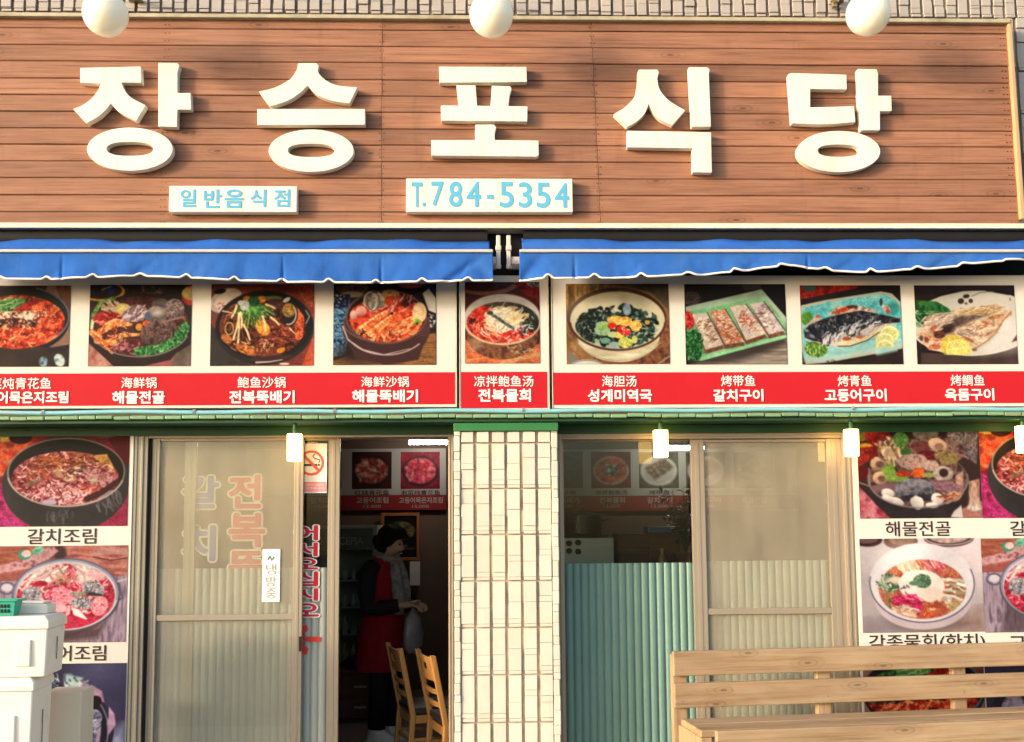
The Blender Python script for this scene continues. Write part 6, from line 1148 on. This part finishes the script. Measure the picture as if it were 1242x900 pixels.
# framed picture and note on the back wall
Y = 4.2; t = thing('framed_picture', P(486, 700, Y), 'orange framed picture of a dark bowl behind the person', 'picture'); x0, x1, z0, z1 = rect(462, 622, 509, 680, Y)
m = MB(); f = .03
for bx in ((x0, x0 + f, z0, z1), (x1 - f, x1, z0, z1), (x0 + f + .0005, x1 - f - .0005, z1 - f, z1), (x0 + f + .0005, x1 - f - .0005, z0, z0 + f)): m.box(bx[0], bx[1], Y, Y + .03, bx[2], bx[3])
m.build('frame', M['frame_orange'], t, bevel=.003); photo('bowl_picture_print', lambda: art_black_bowl(12), 463, 624, 508, 678, Y + .012, t, 'picture')
m = MB(); m.pxbox(497, 681, 509.5, 710, Y, Y + .003); tag(m.build('wall_note', M['banner']), 'small pale paper sheet on the back wall under the framed picture', 'note')
# low drawers with things on top
Y = 2.75; t = thing('drawer_chest', (X(437, 840, Y), Y, .031), 'low brown drawer chest left of the person', 'chest'); x0, x1 = X(372, 840, Y), X(461, 840, Y); zt_ = Z(437, 813, Y)
m = MB(); m.box(x0, x1, Y + .021, Y + .4, .032, zt_ - .02); m.box(x0 - .01, x1 + .01, Y, Y + .41, zt_ - .0195, zt_); m.build('body', M['cabinet'], t, bevel=.003)
for k in range(2):
    m = MB(); z_ = .06 + k * (zt_ - .09) / 2; m.box(x0 + .015, x1 - .015, Y + .004, Y + .0205, z_, z_ + (zt_ - .12) / 2); dr = m.build('drawer', M['cabinet'], t, bevel=.003); m = MB(); m.box(X(437, 840, Y) - .05, X(437, 840, Y) + .05, Y - .012, Y + .0035, z_ + .055, z_ + .07); m.build('handle', M['steel'], dr)
m = MB(); q = P(436, 812.5, Y + .1); rr = random.Random(2); m.loft([[(q.x + a_ * math.cos(6.2832 * j / 14) * (1 + .12 * math.sin(j * 2.1)), q.y + .09 * b_ * math.sin(6.2832 * j / 14), zt_ + .001 + z_) for j in range(14)] for a_, b_, z_ in ((.10, 1, 0), (.13, 1.1, .03), (.12, 1, .07), (.07, .7, .10), (.03, .4, .12))]); tag(m.build('cloth_bag', M['trousers'], smooth=True), 'crumpled black cloth bag lying on the brown drawer chest', 'bag')
m = MB(); x0, x1, z0, z1 = rect(447, 787, 458, 812.5, Y + .15); m.box(x0, x1, Y + .15, Y + .3, zt_ + .001, z1); m.box(x0 - .002, x1 + .002, Y + .148, Y + .302, z1 + .0005, z1 + .012); tag(m.build('paper_carton', M['banner'], bevel=.003), 'small pale carton on the drawer chest beside the black bag', 'carton')

# chairs: ladder backs with a broad pierced top rail
def chair_proto():
    t = thing('dining_chair', (0, 0, .031), 'wooden ladder back chair with black seat, left of the two in the doorway', 'chair', 'dining chairs inside the doorway')
    W_, D_, HS, HT = .185, .19, .40, .81
    lean = lambda z: -D_ - max(0, (z - HS)) * .20
    for sy in (-1, 1):
        m = MB(); y = sy * W_; zs = [0, .2, HS, .55, .7, HT]; rg = []
        for z in zs:
            x = lean(z) + .03 * (1 - min(1, z / HS)) * -1; rg.append([(x - .016, y - .016, z), (x + .018, y - .016, z), (x + .018, y + .016, z), (x - .016, y + .016, z)])
        m.loft(rg); m.build('rear_leg', M['chair_wood'], t, bevel=.005, local=True)
        m = MB(); m.loft([[(D_ - .018 + .004 * (z > .2), y - r_, z), (D_ + .016, y - r_, z), (D_ + .016, y + r_, z), (D_ - .018 + .004 * (z > .2), y + r_, z)] for z, r_ in ((0, .013), (.2, .016), (HS - .005, .018))]); m.build('front_leg', M['chair_wood'], t, bevel=.004, local=True)
    def across(z0, z1, th=.012, bow=.02, hole=False):
        m = MB(); n = 8; wv = W_ - .0165
        segs = [(z0, z1, -1, 1)] if not hole else [(z0, z0 + (z1 - z0) * .42, -1, 1), (z0 + (z1 - z0) * .72, z1, -1, 1), (z0 + (z1 - z0) * .42, z0 + (z1 - z0) * .72, -1, -.32), (z0 + (z1 - z0) * .42, z0 + (z1 - z0) * .72, .32, 1)]
        for a_, b_, u0, u1 in segs:
            rg = []
            for i in range(n + 1):
                u = u0 + (u1 - u0) * i / n; bx = -bow * (1 - u * u); rg.append([(lean(a_) + bx, u * wv, a_), (lean(a_) + bx + th, u * wv, a_), (lean(b_) + bx + th, u * wv, b_), (lean(b_) + bx, u * wv, b_)])
            m.loft(rg)
        return m
    across(.655, .795, hole=True).build('top_rail', M['chair_wood'], t, local=True)
    for z in (.575, .50): across(z, z + .032).build('back_slat', M['chair_wood'], t, bevel=.003, local=True)
    m = MB(); m.box(-D_ - .01, D_ + .015, -W_ - .012, W_ + .012, HS + .0005, HS + .04); m.build('seat', M['seat'], t, bevel=.012, local=True, seg=3)
    m = MB()
    for z, h in ((HS - .055, .05), (.235, .022)):
        for sy in (-1, 1): m.box(-D_ + .01 - (.012 if z < .3 else 0), D_ - .0185, sy * W_ - .009, sy * W_ + .009, z, z + h)
        m.box(-D_ - .004 - (.012 if z < .3 else 0), -D_ + .012 - (.012 if z < .3 else 0), -W_ + .017, W_ - .017, z - .01, z + h - .01)
    m.build('seat_rail', M['chair_wood'], t, bevel=.003, local=True)
    return t
ch1 = chair_proto(); ch2 = copy_tree(ch1); ch2['label'] = 'wooden ladder back chair with black seat, beside the right door jamb'
for c_, px_, Y, rz in ((ch1, 500.5, .60, R(17)), (ch2, 541, .20, R(17))):
    n_ = P(px_, 858, Y); off = Matrix.Rotation(rz, 3, 'Z') @ Vector((-.19, -.185, 0)); c_.location = (n_.x - off.x, Y - off.y, .031); c_.rotation_euler = (0, 0, rz)

# person: body grown from a skeleton, clothes as children
def skin_mesh(name, verts, edges, radii, mat, parent, root=0, levels=2):
    me = bpy.data.meshes.new(name); me.from_pydata(verts, edges, []); o = bpy.data.objects.new(name, me); sc.collection.objects.link(o)
    md = o.modifiers.new('skin', 'SKIN'); md.use_smooth_shade = True
    for i, r_ in enumerate(radii): me.skin_vertices[0].data[i].radius = r_ if isinstance(r_, tuple) else (r_, r_)
    me.skin_vertices[0].data[root].use_root = True
    o.modifiers.new('sub', 'SUBSURF').levels = levels
    new = bpy.data.meshes.new_from_object(o.evaluated_get(bpy.context.evaluated_depsgraph_get())); bpy.data.objects.remove(o)
    new.materials.clear(); new.materials.append(mat); new.polygons.foreach_set('use_smooth', [True] * len(new.polygons)); ob = link(bpy.data.objects.new(name, new), parent); return ob
pq = P(465, 893, 1.8)
per = thing('person', (pq.x, 1.8, .031), 'person in red coat and grey scarf looking down at their hands inside the doorway', 'person', rz=R(-28))
V = [(0, 0, .86), (.0, 0, 1.03), (-.01, 0, 1.20), (.015, 0, 1.33), (.05, 0, 1.38), (.088, 0, 1.432), (.082, 0, 1.50), (.168, 0, 1.395)]
Rr = [(.12, .10), (.10, .09), (.12, .09), (.05, .05), (.048, .048), (.078, .07), (.066, .062), .013]
E_ = [(0, 1), (1, 2), (2, 3), (3, 4), (4, 5), (5, 6), (5, 7)]
def addc(chain, start):
    prev = start
    for p, r_ in chain: V.append(p); Rr.append(r_); E_.append((prev, len(V) - 1)); prev = len(V) - 1
    return prev
for s_ in (-1, 1):
    wv = addc([((-.01, s_ * .13, 1.26), .055), ((-.02, s_ * .185, 1.20), .048), ((.0, s_ * .205, .98), .040), ((.12, s_ * .14, .985), .034), ((.225, s_ * .075, 1.0), .026), ((.255, s_ * .062, 1.0), (.030, .017))], 2)
    base = Vector((.285, s_ * .05, 1.0))
    for k in range(4):
        yy = base.y + s_ * (.024 - .016 * k); L = (.062, .07, .066, .05)[k]
        addc([((.29, yy, 1.0 - .004 * k), .009), ((.29 + L * .6, yy - s_ * .012, .985 - .004 * k), .0082), ((.29 + L * .8, yy - s_ * .02, .955 - .004 * k), .007)], wv)
    addc([((.265, s_ * .035, 1.018), .0095), ((.30, s_ * .015, 1.028), .008)], wv)
    addc([((0, s_ * .08, .80), .07), ((.025, s_ * .09, .46), .055), ((-.005, s_ * .09, .09), .036), ((.02, s_ * .09, .045), .036), ((.11, s_ * .095, .03), (.03, .022))], 0)
skin_mesh('body', V, E_, Rr, M['skin'], per)
def ering(cx, cy, rx, ry, z, n=20, amp=0, tilt=0): return [(cx + rx * math.cos(6.2832 * j / n) * (1 + amp * math.sin(j * 1.9)), cy + ry * math.sin(6.2832 * j / n) * (1 + amp * math.sin(j * 2.3)), z + tilt * math.cos(6.2832 * j / n)) for j in range(n)]
m = MB(); m.loft([ering(*a) for a in ((-.035, 0, .185, .20, .52, 20, .07), (-.025, 0, .17, .19, .72, 20, .055), (-.005, 0, .15, .175, .92, 20, .03), (-.005, 0, .14, .16, 1.05, 20, .015), (-.01, 0, .14, .185, 1.18), (-.015, 0, .12, .185, 1.27), (0, 0, .085, .12, 1.325), (.02, 0, .062, .07, 1.36))], cap=False); co = m.build('coat', M['coat'], per, smooth=True, local=True)
m = MB()
for s_ in (-1, 1): m.tube([(-.01, s_ * .12, 1.275), (-.02, s_ * .19, 1.21), (-.01, s_ * .215, 1.08), (.005, s_ * .21, .975), (.08, s_ * .165, .98), (.19, s_ * .095, .997)], [.075, .072, .065, .062, .056, .047], 12)
m.build('sleeve', M['trousers'], co, smooth=True, local=True)
m = MB(); m.tube([(-.05, 0, 1.36), (-.02, .075, 1.355), (.06, .075, 1.335), (.115, .01, 1.31), (.06, -.07, 1.335), (-.02, -.075, 1.355), (-.05, 0, 1.362)], .032, 10)
m.tube([(.10, -.03, 1.31), (.135, -.05, 1.22), (.158, -.055, 1.10), (.165, -.05, 1.0), (.165, -.05, .93)], [.035, .042, .045, .045, .04], 10); m.tube([(.10, .03, 1.31), (.135, .035, 1.22), (.158, .04, 1.10), (.165, .04, 1.02)], [.035, .042, .045, .04], 10); m.build('scarf', M['scarf'], per, smooth=True, local=True)
m = MB()
for s_ in (-1, 1): m.tube([(0, s_ * .08, .84), (.0, s_ * .085, .78), (.025, s_ * .09, .46), (0, s_ * .09, .11)], [.075, .080, .074, .062], 14)
m.build('trousers', M['trousers'], per, smooth=True, local=True)
m = MB(); m.ball((.05, 0, 1.487), .094, .090, .090); m.ball((.01, 0, 1.435), .066, .082, .085); m.ball((-.055, 0, 1.455), .04, .045, .04)
for k in range(9): q_ = (k - 4) * .019; m.tube([(.06, q_ * .8, 1.566), (.125, q_, 1.535), (.158, q_ * 1.1, 1.478)], [.02, .018, .006], 6)
for k in range(8):
    for s_ in (-1, 1): m.tube([(-.02 + .016 * k, s_ * .08, 1.50), (-.025 + .016 * k, s_ * .092, 1.45), (-.02 + .013 * k, s_ * .082, 1.40 + .006 * k)], [.016, .014, .004], 6)
m.ball((.045, 0, 1.495), .094, .090, .090, 12, 6); m.build('hair', M['hair'], per, smooth=True, local=True)
for s_ in (-1, 1):
    m = MB(); m.loft([[(c_ + rx * math.cos(6.2832 * j / 16), s_ * .092 + ry * math.sin(6.2832 * j / 16), z) for j in range(16)] for c_, rx, ry, z in ((.05, .135, .048, .001), (.05, .138, .05, .02), (.04, .115, .046, .06), (.0, .065, .045, .10), (-.005, .056, .044, .13))]); m.build('shoe', M['shoe'], per, smooth=True, local=True)
m = MB()
for s_ in (-1, 1): m.ball((.157, s_ * .03, 1.436), .006, .013, .006, 10, 6)
m.build('eye', M['hair'], per, smooth=True, local=True)
m = MB(); m.ball((.146, 0, 1.368), .008, .022, .005, 10, 6); m.build('mouth', M['pink'], per, smooth=True, local=True)
Mx = Matrix.Translation(per.location) @ Matrix.Rotation(R(-28), 4, 'Z')
m = MB(); rr = random.Random(4)
rg = []
for k, (z, r_) in enumerate(((.985, .012), (.95, .03), (.90, .075), (.80, .10), (.71, .105), (.66, .08), (.64, .03))): rg.append([tuple(Mx @ Vector((.255 + r_ * .55 * math.cos(6.2832 * j / 18) * (1 + rr.uniform(-.14, .14)), .0 + r_ * math.sin(6.2832 * j / 18) * (1 + rr.uniform(-.14, .14)), z + rr.uniform(-.006, .006)))) for j in range(18)])
m.loft(rg); tag(m.build('plastic_bag', M['bag'], smooth=True), 'crumpled pale plastic bag hanging from the hands of the person in red', 'bag')

# kitchen counter seen through the clear sash
Y = 2.4; zc0 = Z(760, 693, Y); t = thing('kitchen_counter', (X(770, 800, Y), Y, .031), 'dark kitchen counter inside the window behind the ribbed sheet', 'counter')
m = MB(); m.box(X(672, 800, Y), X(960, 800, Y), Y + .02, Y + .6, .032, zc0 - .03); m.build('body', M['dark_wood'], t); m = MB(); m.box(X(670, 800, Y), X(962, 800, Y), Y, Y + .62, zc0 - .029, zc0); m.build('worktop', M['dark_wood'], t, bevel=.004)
Y2 = Y + .08; t = thing('gas_stove', (X(714, 690, Y2), Y2, zc0), 'steel gas stove with dark knobs on the kitchen counter', 'stove'); x0, x1, z0, z1 = rect(678, 652, 745, 692, Y2)
m = MB(); m.box(x0, x1, Y2, Y2 + .42, zc0 + .001, z1); m.build('body', M['steel'], t, bevel=.006)
for px_, py_ in ((690, 659), (701, 658), (701, 669), (690, 668)): q = P(px_, py_, Y2); m = MB(); m.tube([(q.x, Y2 - .03, q.z), (q.x, Y2 - .001, q.z)], .024, 16); m.build('knob', M['black'], t, bevel=.003)
m = MB(); m.box(x0 + .04, x1 - .04, Y2 + .05, Y2 + .38, z1 + .001, z1 + .02); m.build('grate', M['black'], t)
q = P(707, 650, Y2 + .2); t = thing('stock_pot', (q.x, Y2 + .2, z1 + .021), 'large dark stock pot on the gas stove', 'pot'); m = MB(); m.lathe([(.15, 0), (.16, .01), (.16, .16), (.166, .165), (.15, .17), (.04, .19), (.012, .2), (.02, .22), (.0, .225)], (q.x, Y2 + .2, z1 + .021), 28); m.build('pot_body', M['seat'], t, smooth=40)
m = MB()
for s_ in (-1, 1): m.tube([(q.x + s_ * .155, Y2 + .17, z1 + .14), (q.x + s_ * .20, Y2 + .17, z1 + .145), (q.x + s_ * .20, Y2 + .23, z1 + .145), (q.x + s_ * .155, Y2 + .23, z1 + .14)], .009, 8)
m.build('handle', M['seat'], t, smooth=40)
t = thing('wooden_cabinet', (X(785, 690, Y2), Y2 + .1, zc0), 'brown wooden cabinet on the counter beside the gas stove', 'cabinet'); x0, x1, z0, z1 = rect(749, 647, 826, 692, Y2 + .1); m = MB(); m.box(x0, x1, Y2 + .121, Y2 + .45, zc0 + .001, z1); m.build('body', M['cabinet'], t, bevel=.004)
for k in range(2):
    m = MB(); w_ = (x1 - x0) / 2; m.box(x0 + k * w_ + .006, x0 + (k + 1) * w_ - .006, Y2 + .105, Y2 + .1205, zc0 + .012, z1 - .01); m.build('door', M['cabinet'], t, bevel=.003)
q = P(786, 693, Y + .05); m = MB(); m.lathe([(.05, .001), (.09, .02), (.115, .05), (.122, .052), (.11, .045), (.08, .02), (.02, .012)], (q.x, Y + .14, zc0), 28); tag(m.build('metal_bowl', M['steel'], smooth=40), 'shallow shiny metal bowl at the front of the kitchen counter', 'bowl')
q = P(789, 690, Y + .05); m = MB(); m.lathe([(.028, .001), (.032, .01), (.032, .10), (.013, .14), (.013, .165), (.016, .166), (.016, .18)], (q.x + .10, Y + .055, zc0), 16); tag(m.build('sauce_bottle', pm('yellow_sauce', (.30, .22, .08), .3, .5)), 'yellowish sauce bottle beside the metal bowl', 'bottle')
m = MB(); x0, x1, z0, z1 = rect(786, 638, 822, 646, Y2 + .15); m.box(x0, x1, Y2 + .14, Y2 + .4, z1 - .055, z1 - .001); o_ = m.build('storage_tray', pm('blue_tray', (.03, .12, .30), .3, .5), bevel=.006); z_c = rect(749, 647, 826, 692, Y2 + .1)[3]; o_.location.z = z_c + .001; tag(o_, 'flat blue plastic tray lying on top of the wooden cabinet', 'tray')
q = P(830, 692, Y + .25); t = thing('potted_plant', (q.x, Y + .16, zc0), 'dark leafy potted plant at the right end of the kitchen counter', 'plant'); m = MB(); m.lathe([(.06, .001), (.075, .02), (.09, .13), (.098, .132), (.098, .15), (.085, .15), (.02, .13)], (q.x, Y + .16, zc0), 20); m.build('pot', M['clay'], t, smooth=40)
m = MB(); rr = random.Random(9); st_ = MB()
for k in range(26):
    a_ = rr.uniform(0, 6.28); h = rr.uniform(.28, .62); sp_ = rr.uniform(.03, .2); c0 = Vector((q.x, Y + .16, zc0 + .13)); c1 = c0 + Vector((sp_ * .5 * math.cos(a_), sp_ * .4 * math.sin(a_), h * .6)); c2 = c0 + Vector((sp_ * math.cos(a_), sp_ * .8 * math.sin(a_), h)); st_.tube([c0, c1, c2], [.005, .004, .002], 5)
    for j in range(9):
        f = rr.uniform(.3, 1); p = c0.lerp(c1, f * 2) if f < .5 else c1.lerp(c2, f * 2 - 1); d = Vector((rr.uniform(-1, 1), rr.uniform(-1, 1), rr.uniform(-.4, .7))).normalized(); sd_ = d.cross(Vector((0, 0, 1))).normalized() * .02; L = rr.uniform(.05, .10)
        m.add([p, p + d * L * .5 + sd_, p + d * L + Vector((0, 0, -.012)), p + d * L * .5 - sd_], [(0, 1, 2), (0, 2, 3)])
m.build('foliage', M['leaf'], t); st_.build('stems', M['leaf'], t)

# ---------------------------------------------------------------- white boxes by the left wall
def foam_box(corner, w_, d_, h, rz, label, slot=True):
    # corner = front right bottom corner
    t = thing('storage_box', corner, label, 'box', 'white foam boxes stacked by the left wall', rz); lid = .062
    m = MB(); m.loft([[(-w_ + .012, .008, 0), (-.012, .008, 0), (-.012, d_ - .008, 0), (-w_ + .012, d_ - .008, 0)], [(-w_ + .004, .002, h - lid - .001), (-.004, .002, h - lid - .001), (-.004, d_ - .002, h - lid - .001), (-w_ + .004, d_ - .002, h - lid - .001)]]); bo = m.build('body', M['foam'], t, bevel=.009, local=True, seg=3)
    for u in (-.115, -w_ + .115):
        m = MB(); m.prism([(u - .034, h * .18), (u + .036, h * .18), (u + .036, h * .62), (u - .034, h * .62)], -.006, .008); m.build('handle_plate', M['foam'], bo, bevel=.006, local=True)
    m = MB(); m.box(-.0045, -.0012, d_ * .52, d_ * .52 + .005, h * .24, h * .62); m.build('seam_line', M['grout_grey'], bo, local=True)
    m = MB(); m.loft([[(-w_ - .004, -.006, h - lid), (.004, -.006, h - lid), (.004, d_ + .006, h - lid), (-w_ - .004, d_ + .006, h - lid)], [(-w_ - .002, -.004, h - .022), (.002, -.004, h - .022), (.002, d_ + .004, h - .022), (-w_ - .002, d_ + .004, h - .022)], [(-w_ + .022, .016, h), (-.022, .016, h), (-.022, d_ - .016, h), (-w_ + .022, d_ - .016, h)]]); m.build('lid', M['foam'], t, bevel=.007, local=True, seg=3)
    return t
YX = -.78; rz = R(5); zt_ = Z(40, 747.5, YX); zm = Z(40, 821.5, YX); c1 = P(57, 820, YX); c2 = P(40, 860, YX - .02)
zl = zm - .46
foam_box((c2.x - .02, YX - .02, .001), .62, .30, zl - .002, rz, 'white foam box at the bottom of the stack by the left wall')
foam_box((c2.x, YX - .02, zl), .62, .30, .459, rz, 'tall white foam box under the topmost box of the stack')
foam_box((c1.x, YX, zm), .62, .285, zt_ - zm, rz, 'topmost white foam box of the stack, under the green basket')
q = P(64, 748, -.56); m = MB(); m.box(q.x - .34, q.x, -.63, -.52, zt_ + .001, zt_ + .048); m.box(q.x - .35, q.x - .02, -.625, -.525, zt_ + .0485, zt_ + .06); tag(m.build('foam_slab', M['foam'], bevel=.006, seg=3), 'flat white foam slab lying behind the green basket', 'foam slab')
q = P(26, 745, -.72); bx1, bz = q.x - .012, zt_ + .001; bw, bd, bh = .30, .085, .072
t = thing('plastic_basket', (bx1 - bw / 2, -.72, bz), 'small teal green plastic basket on the topmost white box', 'basket')
y0, y1 = -.765, -.765 + bd
o1 = [[(bx1 - bw + i_, y0 + i_, bz + z), (bx1 - i_, y0 + i_, bz + z), (bx1 - i_, y1 - i_, bz + z), (bx1 - bw + i_, y1 - i_, bz + z)] for i_, z in ((.012, 0), (0, bh), (.004, bh), (.016, .006))]
m = MB(); m.loft(o1); m.build('body', M['basket'], t, bevel=.003)
m = MB(); r0 = [(bx1 - bw - .012, y0 - .012), (bx1 + .012, y0 - .012), (bx1 + .012, y1 + .012), (bx1 - bw - .012, y1 + .012)]; r1 = [(bx1 - bw + .004, y0 + .004), (bx1 - .004, y0 + .004), (bx1 - .004, y1 - .004), (bx1 - bw + .004, y1 - .004)]
V = [(x, y, bz + z) for z in (bh + .001, bh + .008) for x, y in r0 + r1]; Fc = []
for i in range(4): j = (i + 1) % 4; Fc += [(8 + i, 8 + j, 12 + j, 12 + i), (i, 4 + i, 4 + j, j), (i, j, 8 + j, 8 + i), (4 + j, 4 + i, 12 + i, 12 + j)]
m.add(V, Fc); m.build('rim', M['basket'], t, bevel=.002)
m = MB()
for k in range(16):
    for r_ in range(2): m.box(bx1 - .03 - k * .0165 - .009, bx1 - .03 - k * .0165, y0 + .0085 - .007 * (r_ + .6) / 2 - .0022, y0 + .012, bz + .016 + r_ * .024, bz + .033 + r_ * .024)
m.build('slots', M['slot'], t)
# cream block behind
q = P(98, 870, -.42); zt2 = Z(80, 839, -.42); m = MB(); m.box(q.x - .20, q.x, -.42, -.24, .002, zt2); o = m.build('foam_block', M['greybox'], bevel=.006); tag(o, 'tall cream foam block standing between the white boxes and the poster', 'block')

# ---------------------------------------------------------------- bench
YBn = -.42; th = R(7); q = P(817, 810, YBn)
bench = thing('wooden_bench', (q.x, YBn, 0), 'long pale pine bench with two back slats under the wide poster', 'bench', rz=th)
zz_ = lambda py: Z(817, py, YBn)
LB = 2.55
def plank(nm, x0, x1, y0, y1, z0, z1, mt='bench_wood', sag=0):
    m = MB(); m.box(x0, x1, y0, y1, z0, z1); return m.build(nm, M[mt], bench, bevel=.006, seg=3, local=True)
plank('back_slat', 0, LB, 0, .036, zz_(820.5), zz_(790.5)); plank('back_slat', .002, LB - .003, .001, .037, zz_(859.5), zz_(829.5))
zs = zz_(871.5)
for x in (.004, .82, 1.62, LB - .085): plank('back_post', x, x + .08, .0375, .080, .002 if x in (.004, LB - .085) else .25, zz_(795), 'bench_wood_z')
SD = .33
plank('seat_board', .03, LB - .03, -SD * .5 + .002, -.012, zs - .036, zs); plank('seat_board', .03, LB - .03, -SD, -SD * .5 - .004, zs - .037, zs - .001)
plank('apron', .10, LB - .05, -SD - .036, -SD - .001, zs - .135, zs - .002)
for x in (.03, .82, 1.62, LB - .11): plank('seat_bearer', x, x + .06, -SD + .002, .0365, zs - .13, zs - .038, 'bench_wood_z')
for x in (.10, LB - .17): plank('front_leg', x, x + .07, -SD + .004, -SD + .066, .002, zs - .131, 'bench_wood_z')
m = MB()
for zc in (zz_(813), zz_(851)):
    for x in (.045, .86, 1.66, LB - .05): m.tube([(x, -.001, zc), (x, .004, zc)], .0045, 8)
m.build('screw', M['steel'], bench, local=True)
